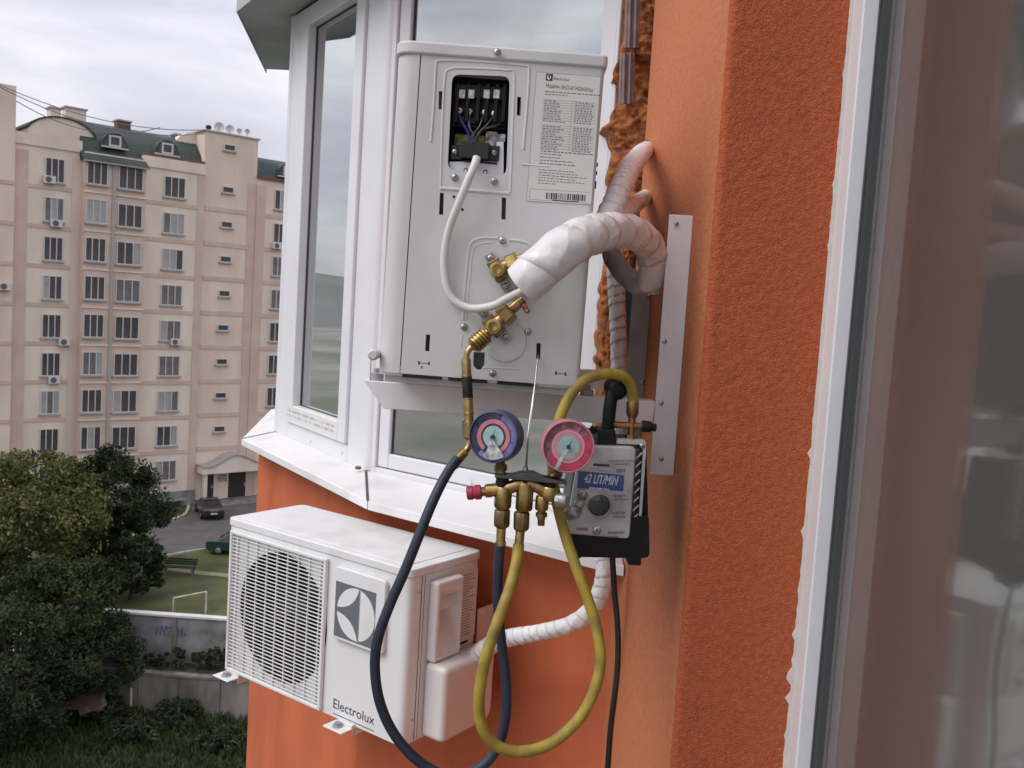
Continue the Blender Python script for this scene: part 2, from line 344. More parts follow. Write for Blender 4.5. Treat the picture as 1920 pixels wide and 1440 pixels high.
# windows of the bay
def bay_window(p, q, u_frame, u_glass, z0, z1, gz0, gz1, sash=None, film=False):
    """frame runs u0..u1 along the face measured from q (left) to p (right); glass inside it"""
    d = (p - q).normalized(); fr = Fr(v3(q, 0), v3(d, 0)); 
    if fr.n.dot(V((-.6, -.8, 0))) < 0 and (p - q).x > 0: fr.n = -fr.n
    mb = MB(); (f0, f1), (g0, g1) = u_frame, u_glass; s = sash or .0
    def ring(a0, a1, b0, b1, c0, c1, d0, d1, n0, n1):
        mb.box(fr, a0, c0, b0, b1, n0, n1); mb.box(fr, c1, a1, b0, b1, n0, n1); mb.box(fr, c0, c1, b0, d0, n0, n1); mb.box(fr, c0, c1, d1, b1, n0, n1)
    so = .072 if sash else .05
    ring(f0, f1, z0, z1, g0 - so, g1 + so, gz0 - so, gz1 + so, -.06, 0)
    w = mb.build('window_frame', pvc, bld, bevel=.004)
    mb = MB(); ring(g0 - so + .0025, g1 + so - .0025, gz0 - so + .0025, gz1 + so - .0025, g0, g1, gz0, gz1, -.055, .012 if sash else -.008); mb.build('sash', pvc, w, bevel=.005)
    mb = MB(); ring(g0 - .0002, g1 + .0002, gz0 - .0002, gz1 + .0002, g0 + .0035, g1 - .0035, gz0 + .0035, gz1 - .0035, -.027, -.020); mb.build('gasket', gasket, w, smooth=0)
    mb = MB(); mb.box(fr, g0 + .003, g1 - .003, gz0 + .003, gz1 - .003, -.036, -.024); mb.build('pane', win_glass, w, smooth=0)
    if film:
        mb = MB(); mb.use(lab_w); mb.box(fr, g0 - .055, g1 + .01, gz0 - .052, gz0 - .004, .0122, .0128); mb.use(mat('film_print', (.40, .40, .41), .6)); rr = random.Random(3)
        for k in range(2):
            u = g0 - .05
            while u < g1 - .02:
                l = rr.uniform(.002, .006); mb.box(fr, u, u + l, gz0 - .044 + k * .018, gz0 - .036 + k * .018, .0129, .0131); u += l + rr.choice((.002, .002, .002, .014))
        mb.build('protective_film', None, w, smooth=0)
    return fr, w
frA, wA = bay_window(A0, AB, (.012, .858), (.090, .797), SZ - .006, TOP - .002, -.478, 1.02)
frB, wB = bay_window(AB, BC, (.012, .8826), (.206, .652), SZ - .006, TOP - .002, -.413, 1.018, sash=True, film=True)
frC, wC = bay_window(BC, CD, (.04, .86), (.16, .72), SZ - .006, TOP - .002, -.413, 1.018, sash=True)
for i in range(3, 6): bay_window(poly[i], poly[i + 1], (.04, (poly[i] - poly[i + 1]).length - .02), (.14, (poly[i] - poly[i + 1]).length - .14), SZ - .006, TOP - .002, -.413, 1.018, sash=True)
for q, n in ((AB, (-.75, -.66)), (BC, (-.93, -.36)), (CD, (-1, 0)), (DE, (-.9, .4)), (EF, (-.7, .7))):   # corner posts
    mb = MB(); mb.lathe(v3(q, SZ + .008) + V((n[0], n[1], 0)) * -.024, (0, 0, 1), [(.030, 0), (.030, TOP - SZ - .012)], 14); mb.build('corner_post', pvc, bld)
# small marks on the frames: drain caps, brown gap under the corner post
mb = MB(); mb.use(mat('rust_brown', (.22, .09, .05), .8)); q = v3(AB, SZ + .012) + V((-.75, -.66, 0)) * .03; mb.lathe(q, (0, 0, 1), [(.010, 0), (.010, .008)], 8); mb.build('foam_remnant', None, bld)
for (x, y), f in (((640, 848), frB), ((581, 827), frB), ((880, 905), frA)):
    u, v = f.px(x, y, .001); mb = MB(); mb.box(f, u - .009, u + .009, v - .006, v + .006, 0, .003); mb.box(f, u - .012, u - .0095, v - .008, v + .008, 0, .0022); mb.build('drain_cap', pvc, bld)
# dark rooms behind the bay, with a pale drape at left and an added veil at right
mb = MB(); inn = outw([-sgn * .75] * 6)
for p, q in zip(inn, inn[1:]): mb.add([v3(p, SZ), v3(q, SZ), v3(q, TOP), v3(p, TOP)], [(0, 1, 2, 3)])
mb.build('room_interior', room_m, bld, smooth=0)
mb = MB(); mb.add([v3(q, SZ + .002) for q in poly] + [V((WX + .2, 6.5, SZ + .002)), V((WX + .2, 2.5, SZ + .002))], [tuple(range(9))]); mb.add([v3(q, TOP - .003) for q in poly] + [V((WX + .2, 6.5, TOP - .003)), V((WX + .2, 2.5, TOP - .003))], [tuple(range(9))]); mb.build('room_floor', room_m, bld, smooth=0)
veil_m = mat('added_veil', (.26, .27, .25), .95, var=.2, vs=5)  # grey sheet added behind the right pane to lift its tone, imitating reflections
def curtain(fr, u0, u1, z0, z1, dep, k, cm=None):
    us = np.linspace(u0, u1, int((u1 - u0) * 160)); vs = []
    for z in (z0, z1):
        for u in us: vs.append(fr.p(u, z, dep + .014 * math.sin(u * k) + .006 * math.sin(u * k * 2.3 + 1)))
    n = len(us); mb = MB(); mb.add(vs, [(i, i + 1, n + i + 1, n + i) for i in range(n - 1)]); mb.build('curtain', cm or curtain_m, bld, smooth=80)
curtain(frB, .18, .40, SZ + .01, TOP, -.14, 95); curtain(frA, .03, .83, SZ + .01, TOP, -.16, 60, veil_m)
# unfinished reveal between bay and pier: dark joint, ribbed plastic, expanding foam
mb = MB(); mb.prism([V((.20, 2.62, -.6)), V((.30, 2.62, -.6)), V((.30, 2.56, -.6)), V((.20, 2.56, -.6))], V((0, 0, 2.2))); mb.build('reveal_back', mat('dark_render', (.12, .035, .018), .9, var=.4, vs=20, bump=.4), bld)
fm = [(-30, 1176, 1222), (0, 1172, 1219), (40, 1172, 1218), (90, 1166, 1212), (108, 1164, 1212), (128, 1154, 1209), (145, 1152, 1207), (152, 1161, 1207), (190, 1164, 1206), (210, 1150, 1204), (225, 1148, 1202), (240, 1132, 1202), (250, 1141, 1202),
      (270, 1146, 1200), (300, 1145, 1198), (340, 1138, 1195), (370, 1142, 1190), (410, 1140, 1186), (470, 1136, 1178), (520, 1130, 1165), (550, 1124, 1160), (570, 1122, 1158), (600, 1120, 1156), (640, 1118, 1154), (700, 1119, 1154), (760, 1118, 1152), (800, 1116, 1150)]
ys = np.arange(-30, 800, 2.5); lft = np.interp(ys, [q[0] for q in fm], [q[1] for q in fm]); rgt = np.interp(ys, [q[0] for q in fm], [q[2] + 14 for q in fm])
K = 26; nz = vnoise(len(ys), K, 5) + .6 * vnoise(len(ys), K, 2.2); nl = vnoise(len(ys), 4, 6)[:, 1]; vs = []
for i, py in enumerate(ys):
    lx, rx = lft[i] + nl[i] * 9, rgt[i]
    p0, p1 = Y(lx, py, 2.395), Y(rx, py, 2.34)
    for j in range(K):
        t = j / (K - 1); q = p0.lerp(p1, t); bulge = math.sin(math.pi * t) ** .6 * .022
        dd = bulge + nz[i, j] * .017 * min(1, 8 * t * (1 - t) + .25) - (.05 if 105 < py < 188 or py < 70 else 0) * min(1, t * 4)
        vs.append(q - V((.2, .98, 0)) * dd)
back = [V(v) + V((0, .12, 0)) for v in vs]
n = len(ys); fs = grid_faces(n, K)
edge = [];
o2 = len(vs)
for i in range(n - 1):
    for j in (0, K - 1): edge.append((i * K + j, (i + 1) * K + j, o2 + (i + 1) * K + j, o2 + i * K + j))
np_mesh('foam_seal', [tuple(q) for q in vs + back], np.vstack([fs, np.array(edge)]), foam_m, bld)
mb = MB()
for k in range(5):
    for (ya, yb, xa, xb) in ((100, 195, 1166, 1163), (-30, 90, 1177, 1174)):
        pa, pb = Y(xa + k * 5.4, ya, 2.345 - .006 * (k % 2)), Y(xb + k * 5.4, yb, 2.345 - .006 * (k % 2)); mb.cyl(pa, pb, .0048, 8)
mb.build('ribbed_profile', clear_p, bld)
for hx, hy, hr in ((1212, 283, .020), (1208, 372, .016)):       # holes the pipes go into
    d_ = ray(hx, hy); q = d_ * ((WX - .0015) / d_.x); m_ = MB(); m_.lathe(q, (-1, 0, 0), [(hr, 0), (hr * 1.35, .0002), (hr * 1.3, .0012), (hr, .0016)], 20, cap=False); m_.build('pipe_hole', dirt, bld)
# near window at the right
mb = MB()
f0 = Fr((.461, 1.3765, 0), (0, -1, 0), (0, 0, 1), (-1, 0, 0))
mb.box(f0, 0, .0445, -1.3, 1.35, -.09, 0)
for v0, v1 in ((-1.3, -1.24), (1.29, 1.35)): mb.box(f0, .0445, 4.2, v0, v1, -.09, 0)
for u in (1.5, 2.9): mb.box(f0, u, u + .09, -1.24, 1.29, -.09, 0)
nw = mb.build('near_window_frame', pvc, bld, bevel=.003)
mb = MB(); mb.box(f0, .0447, .0500, -1.24, 1.29, -.045, -.0215); mb.build('gasket', gasket, nw)
mb = MB(); mb.box(f0, .046, 1.5, -1.238, 1.288, -.030, -.0225); mb.box(f0, 1.59, 2.9, -1.238, 1.288, -.030, -.0225); mb.build('pane', near_glass, nw, smooth=0)
mb = MB(); ys = np.linspace(-1.3, 1.3, 260); wob = np.cumsum(rng.normal(0, .0012, 260)); wob = np.convolve(wob - np.linspace(wob[0], wob[-1], 260), np.ones(3) / 3, 'same')   # ragged white filler along the frame
pts = []
for y, k in zip(ys, wob):
    spike = .008 * (rng.random() ** 9) * (1 if y < -.1 else .3)
    pts.append((y, .0010 + min(.004, abs(k) * .25) + spike))
vs = []
for y, wd in pts: vs += [V((.4615, 1.3752, y)), V((.4615 - wd, 1.3752, y)), V((.4615 - wd, 1.380, y))]
mb.add(vs, [(i * 3 + j, (i + 1) * 3 + j, (i + 1) * 3 + j + 1, i * 3 + j + 1) for i in range(259) for j in (0, 1)]); mb.build('filler_seam', mat('white_filler', (.70, .66, .62), .8, var=.15, vs=40), bld, smooth=0)
mb = MB(); rm = Fr((.75, 0, 0), (0, -1, 0), (0, 0, 1), (-1, 0, 0)); mb.box(rm, -1.37, 3, -1.4, 1.45, -2.4, -2.35); mb.box(rm, -1.42, -1.379, -1.4, 1.45, -2.4, .2755); mb.box(rm, -1.37, 3, -1.45, -1.4, -2.4, .16); mb.box(rm, -1.37, 3, 1.45, 1.5, -2.4, .16)
mb.build('near_room', mat('near_room_wall', (.60, .57, .56), .9, var=.1, vs=3), bld, smooth=0)
mb = MB(); mb.box(rm, -1.2, -.5, -1.38, .2, -.9, -.3); mb.build('room_cabinet', mat('cabinet_grey', (.3, .28, .27), .6, var=.2, vs=5), bld, bevel=.01)

# ================================================================== UPPER OUTDOOR UNIT
PY = 1.40; TILT = R(.75)
pan = Fr((-.05, PY, .134), (math.cos(TILT), 0, -math.sin(TILT)), (math.sin(TILT), 0, math.cos(TILT)), (0, -1, 0))
up = thing('outdoor_unit', (-.05, 1.78, -.11), 'upper white air conditioner outdoor unit with open wiring cover, seen from its valve end', 'air conditioner')
uL, uR, vB, vT = -.155, .156, -.240, .238
prof = rquad([(uL, 0), (uR, 0), (uR, -.76), (uL, -.76)], .02, 5)      # plan outline (u, n)
prof = []
for cu, cn, r, a0 in ((uR - .008, -.008, .008, 0), (uL + .028, -.028, .028, 90)):
    for j in range(7): a_ = R(a0 + 90 * j / 6); prof.append((cu + r * math.cos(a_), cn + r * math.sin(a_)))
prof += [(uL, -.76), (uR, -.76)]
def shell(mb, prof, v0, v1, lo=None):
    mb.prism([pan.p(u, v0, n) for u, n in prof], pan.W * (v1 - v0))
mb = MB(); shell(mb, [(u, n - .045 if n > -.05 else n) for u, n in prof], vB + .012, vT); mb.build('casing', acw, up)       # body behind the end panels
SEAM_T, SEAM_B = pan.px(787, 103), pan.px(757, 620)
us = (SEAM_T[0] + SEAM_B[0]) / 2
# wrap-around front panel edge left of the seam
mb = MB(); left = [q for q in prof[7:14]]; outer = [(us - .0008, 0)] + left + [(uL, -.758)]; inner = [(uL + .003, -.758)] + [(min(u + .003, us - .0008), n - .003) for u, n in left[::-1]] + [(us - .0008, -.003)]
mb.prism([pan.p(u, vB, n) for u, n in outer + inner], pan.W * (vT - vB)); mb.build('front_panel', acw, up)
# end panel with real openings
mb = MB(); pts = [(us + .0008, 0)] + [(uR - .008 + .008 * math.cos(R(90 - 15 * j)), -.008 + .008 * math.sin(R(90 - 15 * j))) for j in range(7)] + [(uR, -.4), (uR - .003, -.4), (uR - .003, -.009), (uR - .008, -.003), (us + .0008, -.003)]
mb.prism([pan.p(u, vB, n) for u, n in pts], pan.W * (vT - vB))
side = mb.build('end_panel', acw, up, smooth=30)
mb = MB()
def quad_cut(*q, n0=-.0045, n1=.01): mb.fprism(pan, [pan.px(x, y) for x, y in q], n0, n1)
op = rquad([pan.px(*q) for q in ((847, 140), (955, 143), (946, 344), (838, 318))], .012)
op = rquad([pan.px(*q) for q in ((848, 139), (956, 143), (949, 330), (839, 318))], .012)
mb.fprism(pan, op, -.012, .01)
for q in (((823, 171), (829.5, 171), (828.5, 205), (822, 205)), ((970, 181), (977, 182), (976, 217), (969, 216)), ((825, 361), (832, 362), (831, 403), (823, 402)), ((941, 370), (949, 371), (948, 412), (940, 411)),
          ((799, 627), (806.5, 628), (805, 659), (797, 658)), ((1006, 643), (1014, 644), (1013, 673), (1005, 672)), ((784, 677), (787, 677), (787, 684), (784, 684)), ((803, 678), (806, 678), (806, 685), (803, 685)), ((787, 680), (803, 681), (803, 682.3), (787, 681.3)),
          ((1041, 696), (1044, 696), (1044, 703), (1041, 703)), ((1059, 698), (1062, 698), (1062, 705), (1059, 705)), ((1044, 699.5), (1059, 701), (1059, 702.2), (1044, 700.8))): quad_cut(*q)
qs = [pan.px(*q) for q in ((888, 660), (909, 661), (908, 683), (906, 689), (901, 693), (895, 693), (889, 688), (887, 682))]; mb.fprism(pan, qs, -.012, .01)
for x, y in ((851, 369), (867, 393), (791, 689)):
    mb.lathe(pan.P(x, y) - pan.n * -.01, -pan.n, [(.0023, 0), (.0023, .02)], 10)
ct = mb.build('cutter', None, None); cut(side, ct); side.data.shade_smooth(); side.data.set_sharp_from_angle(angle=R(30))
# embossed beads on the panel
def bead(pts, r=.0026, k=5, name='embossed_bead', closed=False):
    P = spline([pan.P(x, y) - pan.n * (r * .45) for x, y in pts], k); m = MB(); m.tube(P, r, 8); return m.build(name, acw, up)
bead([(808, 266), (814, 190), (818, 122), (826, 114), (870, 114), (920, 117), (984, 123), (992, 130), (989, 190), (981, 280)])
bead([(826, 356), (829, 250), (834, 150), (843, 130), (880, 128), (950, 132), (964, 142), (961, 240), (957, 360)], .0022)
bead([(826, 353), (880, 357), (955, 363)], .0036, name='recess_lip')
bead([(868, 600), (872, 540), (879, 470), (885, 454), (900, 447), (918, 446), (932, 447)]); bead([(955, 450), (975, 452), (990, 457), (996, 466)])
bead([(874, 600), (879, 540), (886, 475), (893, 461), (905, 456), (925, 455)], .0016); bead([(978, 308), (1000, 310), (1030, 312)], .002)
for q in (((866, 628), (864, 651)), ((991, 635), (989, 659)), ((904, 689), (977, 692))): bead(q, .0014)
m = MB(); m.lathe(pan.P(948, 640) - pan.n * .001, pan.n, [(.034, 0), (.031, .0035), (.024, .0042), (.020, .0028)], 28); m.build('embossed_boss', acw, up)
# lid
lid = [(u * 1.0 + (.0035 if u > 0 else -.0035), n + .004) for u, n in prof[:14]] + [(uL - .0035, -.765), (uR + .0035, -.765)]
mb = MB(); mb.prism([pan.p(u, vT - .001, n) for u, n in lid], pan.W * .0195); mb.build('lid', acw, up, bevel=.004, seg=3)
mb = MB(); shell(mb, [(u, n - .003) for u, n in prof], vB - .004, vB + .012); mb.box(pan, uL + .01, uR - .004, vB - .016, vB - .004, -.75, -.02)
mb.build('base_pan', acw, up)
mb = MB()
for u in (-.085, -.015, .06): mb.box(pan, u - .03, u + .03, vB - .0055, vB - .0005, -.03, .0006)
mb.build('base_gap', dark, up, smooth=0)
m = MB(); q = pan.P(700, 665); m.lathe(q, (0, -1, 0), [(.008, -.03), (.009, 0), (.006, .006)], 12); m.cyl(q + V((-.003, -.004, 0)), q + V((-.003, 0, -.04)), .0012, 6); m.build('hanger_hook', acw, up)
for x, y in ((933, 99), (853, 333), (927, 340), (942, 451), (870, 613), (990, 622), (924, 700)):
    screw(up, pan.P(x, y, .0045 if y < 110 else .0005) + pan.n * (.003 if y < 110 else 0), pan.n)
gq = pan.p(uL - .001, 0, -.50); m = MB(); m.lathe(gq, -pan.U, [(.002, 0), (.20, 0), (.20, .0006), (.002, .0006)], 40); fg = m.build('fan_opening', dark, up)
m = MB()
for k in range(12):
    r_ = .028 + .0155 * k; m.tube([gq - pan.U * .006 + (pan.n * math.cos(R(a)) + pan.W * math.sin(R(a))) * r_ for a in range(0, 361, 10)], .0022, 6)
for a in range(0, 360, 45): m.cyl(gq - pan.U * .005 + (pan.n * math.cos(R(a)) + pan.W * math.sin(R(a))) * .02, gq - pan.U * .005 + (pan.n * math.cos(R(a)) + pan.W * math.sin(R(a))) * .204, .003, 6)
tag(m.build('fan_guard', acw, up), kind='stuff')
# terminal compartment
m = MB(); c0, c1 = pan.px(834, 128), pan.px(962, 350); m.box(pan, c0[0], c1[0], c1[1], c0[1], -.0445, -.044); 
m.use(dark); m.build('compartment_back', dark, up, smooth=0)
bx = lambda m, a, b, n0, n1: m.box(pan, pan.px(*a)[0], pan.px(*b)[0], pan.px(*b)[1], pan.px(*a)[1], n0, n1)
m = MB(); bx(m, (850, 150), (948, 238), -.042, -.026); bx(m, (852, 152), (946, 184), -.026, -.014); bx(m, (852, 214), (946, 232), -.026, -.020)
for x in (856, 876, 896, 912, 930, 945): bx(m, (x - 1.2, 152), (x + 1.2, 226), -.026, -.013)
tb = m.build('terminal_block', black, up, bevel=.0012)
for x in (865.5, 883, 912, 930.5):
    m = MB(); bx(m, (x - 5, 164), (x + 5, 181), -.014, -.012); m.build('terminal_tag', mat('tag_white', (.75, .76, .78), .4, var=.5, vs=200), tb)
for x, y in ((862, 208), (880, 209.5), (909, 212), (927, 214)): screw(tb, pan.P(x, y, -.0195), pan.n, .0058)
m = MB(); bx(m, (851, 243), (906, 268), -.034, -.0335); m.build('warning_sticker', mat('sticker_yellow', (.42, .42, .04), .5, c2=(.10, .10, .02), vs=160), up, smooth=0)
m = MB(); bx(m, (910, 240), (930, 272), -.034, -.022); bx(m, (931, 246), (947, 262), -.034, -.018); m.build('connector', mat('connector_white', (.55, .56, .6), .4, c2=(.05, .05, .07), vs=120), up, bevel=.001)
m = MB(); m.use(mat('plate_zinc', (.72, .72, .76), .4, .2, var=.08, vs=20))
m.fprism(pan, [pan.px(*q) for q in ((842, 302), (928, 300), (931, 264), (944, 264), (944, 330), (936, 345), (918, 344), (866, 338), (864, 330), (843, 328))], -.0085, -.0068); pl = m.build('cable_plate', None, up)
for a in ((869, 314, 877, 338), (906, 317, 914, 342)):
    m = MB(); q = rquad([pan.px(a[0], a[1]), pan.px(a[2], a[1]), pan.px(a[2] - 2, a[3]), pan.px(a[0] - 2, a[3])], .0028); m.fprism(pan, q, -.0069, -.006); q2 = [(u * .62 + .38 * sum(t[0] for t in q) / len(q), v * .8 + .2 * sum(t[1] for t in q) / len(q)) for u, v in q]
    m.build('plate_slot', gasket, pl); m = MB(); m.fprism(pan, q2, -.0061, -.0055); m.build('slot_rim', lab_w, pl)
m = MB(); bx(m, (864, 265), (916, 300), -.02, .007); bx(m, (846, 271), (864, 299), -.02, -.004); bx(m, (916, 271), (935, 302), -.02, -.004); bx(m, (868, 299), (932, 307), -.02, -.002)
cl = m.build('cable_clamp', mat('clamp_black', (.02, .02, .022), .5, var=.3, vs=40), up, bevel=.002)
for x, y in ((853, 285), (926, 287)): screw(cl, pan.P(x, y, -.004), pan.n, .0045)
for nm, cm, pts in (('blue_wire', (.03, .04, .30), [(860, 212), (866, 228), (876, 246), (884, 266)]), ('black_wire', (.012, .012, .012), [(906, 216), (900, 236), (890, 250), (886, 266)]), ('black_wire', (.012, .012, .012), [(926, 218), (912, 236), (896, 252), (894, 268)]), ('grey_wire', (.10, .10, .12), [(880, 212), (880, 238), (887, 252), (889, 266)]), ('brown_wire', (.05, .03, .02), [(940, 232), (930, 236), (905, 244), (893, 262), (900, 272)])):
    m = MB(); m.tube(spline([pan.P(x, y, -.014 - .006 * (k == 0)) for k, (x, y) in enumerate(pts)]), .0018, 8); m.build(nm, mat(nm + '_mat', cm, .4), up)
# rating sticker
m = MB(); m.use(lab_w); m.fprism(pan, [pan.px(*q) for q in ((1006, 135), (1126, 144), (1108, 384), (987, 377))], .0002, .0005)
m.use(printm)
def line(m, a, b, w=.6, n=.0006):
    a_, b_ = V(pan.px(*a)), V(pan.px(*b)); d = (b_ - a_); nn = V((-d.y, d.x)).normalized() * (w * .0004); m.fprism(pan, [tuple(a_ + nn), tuple(b_ + nn), tuple(b_ - nn), tuple(a_ - nn)], .0005, n)
for a, b in (((1006, 135), (1126, 144)), ((1006, 135), (987, 377)), ((987, 377), (1108, 384)), ((994, 354), (1107, 361)), ((994, 354), (992, 374)), ((992, 374), (1106, 381))): line(m, a, b)
def slx(y): return 1024 - (y - 147) * .079       # left margin of the print, leaning with the sheet
rr = random.Random(5); y = 186
for k in range(20):
    x = slx(y); 
    if k not in (9,): 
        line(m, (x - 3, y), (x + 98, y + 7.5), .45)
        xx = x
        while xx < x + 45 * rr.uniform(.5, 1): l = rr.uniform(2, 7); line(m, (xx, y + 2.6 + (xx - x) * .075), (xx + l, y + 2.6 + (xx + l - x) * .075), 1.7); xx += l + 1.6
        xx = x + 58
        while xx < x + 90: l = rr.uniform(2, 5); line(m, (xx, y + 2.6 + (xx - x) * .075), (xx + l, y + 2.6 + (xx + l - x) * .075), 1.9); xx += l + 2
    y += 4.75
line(m, (slx(186) + 52, 190), (slx(280) + 52, 284), .5)
for y0, frac, wt in ((160, 0, 0), (171.5, 1, 1.8), (176.5, .4, 1.6), (283, .95, 2), (288, .4, 1.6), (294, .35, 1.6), (300, .6, 1.6), (306, .6, 1.8), (318, .6, 1.4), (323, .75, 1.4), (328, .9, 1.4), (333, .7, 1.4), (338, .85, 1.4), (343, .3, 1.4)):
    x = slx(y0); xx = x
    while xx < x + 100 * frac: l = rr.uniform(3, 9); line(m, (xx, y0 + (xx - x) * .075), (xx + l, y0 + (xx + l - x) * .075), wt); xx += l + 1.8
m.use(printd); x = 1024
while x < 1098: w = rr.choice((1, 1, 2, 3)); m.fprism(pan, [pan.px(x, 361 + (x - 1024) * .06), pan.px(x + w, 361 + (x + w - 1024) * .06), pan.px(x + w - .7, 373 + (x + w - 1024) * .06), pan.px(x - .7, 373 + (x - 1024) * .06)], .0005, .0007); x += w + rr.choice((1, 1, 2))
line(m, (1035, 375.5), (1085, 378.5), 1.6)
u, v = pan.px(1023, 163.5); tf = Fr(pan.p(u, v), pan.U + pan.W * -.03, pan.W, pan.n); put_text(m, tf, 0, 0, .0007, 'Модель: EACS-07 HG/N3/Out', .0058, .071)
u, v = pan.px(1038, 149.5); put_text(m, Fr(pan.p(u, v), pan.U + pan.W * -.03, pan.W, pan.n), 0, 0, .0007, 'Electrolux', .0046, .023)
u, v = pan.px(1030, 145); s_ = .0052; m.box(pan, u - s_, u + s_, v - s_, v + s_, .0005, .0007)
m.use(lab_w); m.fprism(pan, [(u - .0035 + .0035 * math.cos(R(a)) * .9 + .003, v + .0038 * math.sin(R(a))) for a in range(0, 360, 30)], .0007, .0008); m.use(printd); m.fprism(pan, [(u - .002, v + .002), (u + .0012, v + .0036), (u + .0012, v - .0036)], .0008, .0009)
m.build('rating_sticker', None, up, smooth=0)
m = MB(); m.use(printd)
for k, y in enumerate((306, 322, 341, 348)): q = onP(1112 - k * .9, y, pan.p(uR, 0), pan.U) ; m.lathe(pan.p(uR - .001, pan.px(1112, y)[1], -.012), pan.U, [(.0035, 0), (.0028, .003)], 8)
m.build('edge_knob', None, up)
# service valves
def valve(parent_name, plate, port, nutdir, back):
    a, b = plate; m = MB(); m.use(zinc); pa, pb = pan.P(*a, .004), pan.P(*b, .004); d = (pb - pa).normalized(); t = d.cross(pan.n)
    m.prism([pa - d * .008 + t * .007, pb + d * .008 + t * .007, pb + d * .008 - t * .007, pa - d * .008 - t * .007], pan.n * .003)
    vmain = m.build('service_valve', None, up, bevel=.001)
    for q in (pa, pb): screw(vmain, q + pan.n * .003, pan.n, .0052)
    m = MB(); p = pan.P(*port, .006); m.lathe(p, pan.n, [(.011, 0), (.012, .01), (.010, .016), (.0098, .036), (.0112, .037), (.0112, .044), (.007, .0445), (.0066, .036), (.001, .034)], 20)
    m.build('valve_port', brass, vmain)
    m = MB(); q = p + pan.n * .014; e = pan.P(*nutdir, .02) - q; e.normalize()
    m.lathe(q, e, [(.0105, -.006), (.0105, .016)], 14); m.lathe(q, e, [(.0145, .016), (.0155, .018), (.0155, .033), (.013, .036)], 6, phase=.4); m.lathe(q, e, [(.008, .036), (.008, .06)], 12); m.build('flare_nut', brass, vmain)
    m = MB(); m.prism([p + d * s * .017 + t * w * .010 for s, w in ((-1, -1), (1, -1), (1, 1), (-1, 1))], pan.n * .010); m.build('valve_body', brass_old, vmain, bevel=.002)
    return p, q
valve('a', ((920, 484), (949, 537)), (933, 507), (965, 492), 0)
pv, qv = valve('b', ((908, 588), (948, 632)), (926, 611), (962, 578), 0)
m = MB(); m.cyl(pan.P(948, 590, .02), pan.P(976, 569, .028), .0055, 12); m.cyl(pan.P(968, 548, .01), pan.P(990, 585, .03), .004, 8); m.build('copper_pipe', copper, up)
m = MB(); m.fprism(pan, [pan.px(*q) for q in ((965, 542), (972, 538), (980, 552), (971, 558))], .004, .02); m.build('pipe_insulation_end', black, up)

# ================================================================== BRACKETS
def rail(name, y, z1, z0, m_, label):
    t = thing(name, (.285, y, z0), label, 'bracket', 0, 'angle iron brackets carrying the upper unit')
    m = MB(); f = Fr((.2835, y, 0), (1, 0, 0)); m.box(f, -.039, .0015, z0, z1, -.003, 0); m.box(f, -.0015, .0015, z0, z1, -.04, -.003); m.build('wall_rail', m_, t, bevel=.0015)
    return t, f
t, f = rail('wall_bracket', 1.55, .178, -.262, brk, 'near white angle iron bracket under the upper unit, its rail on the lighter orange pier')
m = MB(); ax = [f.px(683, 713, 0), f.px(1228, 752, 0), f.px(1222, 800, 0), f.px(720, 766, 0)]
m.fprism(f, ax, .0005, .0035); ua, ub = ax[0], ax[1]; m.prism([f.p(ua[0], ua[1], .0005), f.p(ub[0], ub[1], .0005), f.p(ub[0], ub[1] - .003, .0005), f.p(ua[0], ua[1] - .003, .0005)], V((0, .04, 0)))
m.build('support_arm', brk, t, bevel=.0012)
m = MB(); q = f.P(1204, 760, .0036)
for x, y in ((1240, 756), (1246, 640), (1268, 420), (1240, 860)): screw(t, f.P(x, y, .0005), (0, -1, 0), .004, 'bolt')
for x in (706, 1100):
    m = MB(); q = f.P(x, 712 + (x - 700) * .078, -.018); m.lathe(q, (0, 0, 1), [(.012, -.002), (.012, .012), (.006, .013), (.006, .02)], 10); m.build('rubber_mount', mat('mount_grey', (.35, .35, .36), .6, var=.3, vs=80), t)
t2, f2 = rail('wall_bracket', 1.97, .10, -.34, zinc, 'far dull grey bracket half hidden behind the taped pipe loop')  # rail is white paint in shade; the grey material paints that shade
m = MB(); m.box(f2, -.47, -.0385, -.155, -.115, .0005, .0035); m.box(f2, -.47, -.0385, -.118, -.115, -.04, .0005); m.build('support_arm', brk, t2)
for x, y in ((1217, 556), (1205, 716)): screw(t2, f2.P(x, y, .0005), (0, -1, 0), .006, 'bolt')

# ================================================================== PIPES AND CABLES
def hose(name, pts, r, m_, label, cat, k=7, n=14, wob=None, wm=None):
    P = [Y(*q) if not isinstance(q, V) else q for q in pts]; rs = r
    if isinstance(r, list):
        rs = []
        for i in range(len(r) - 1): rs += [r[i] + (r[i + 1] - r[i]) * j / k for j in range(k)]
        rs.append(r[-1])
    m = MB(); S = spline(P, k); m.tube(S, rs, n, wob=wob); o = m.build(name, m_, None, smooth=60, origin=S[0]); return tag(o, label, cat), S
hose('power_cable', [(894, 296, 1.385), (889, 312, 1.378), (878, 338, 1.374), (860, 382, 1.376), (842, 430, 1.385), (833, 480, 1.388), (836, 530, 1.388), (850, 562, 1.386), (882, 578, 1.382), (922, 574, 1.372), (950, 560, 1.362), (990, 540, 1.35)], .0062, pvcw,
     'white round cable drooping in a loop from the black clamp to the taped pipes', 'cable')
rw = random.Random(9); tw = [rw.uniform(-1, 1) for _ in range(400)]
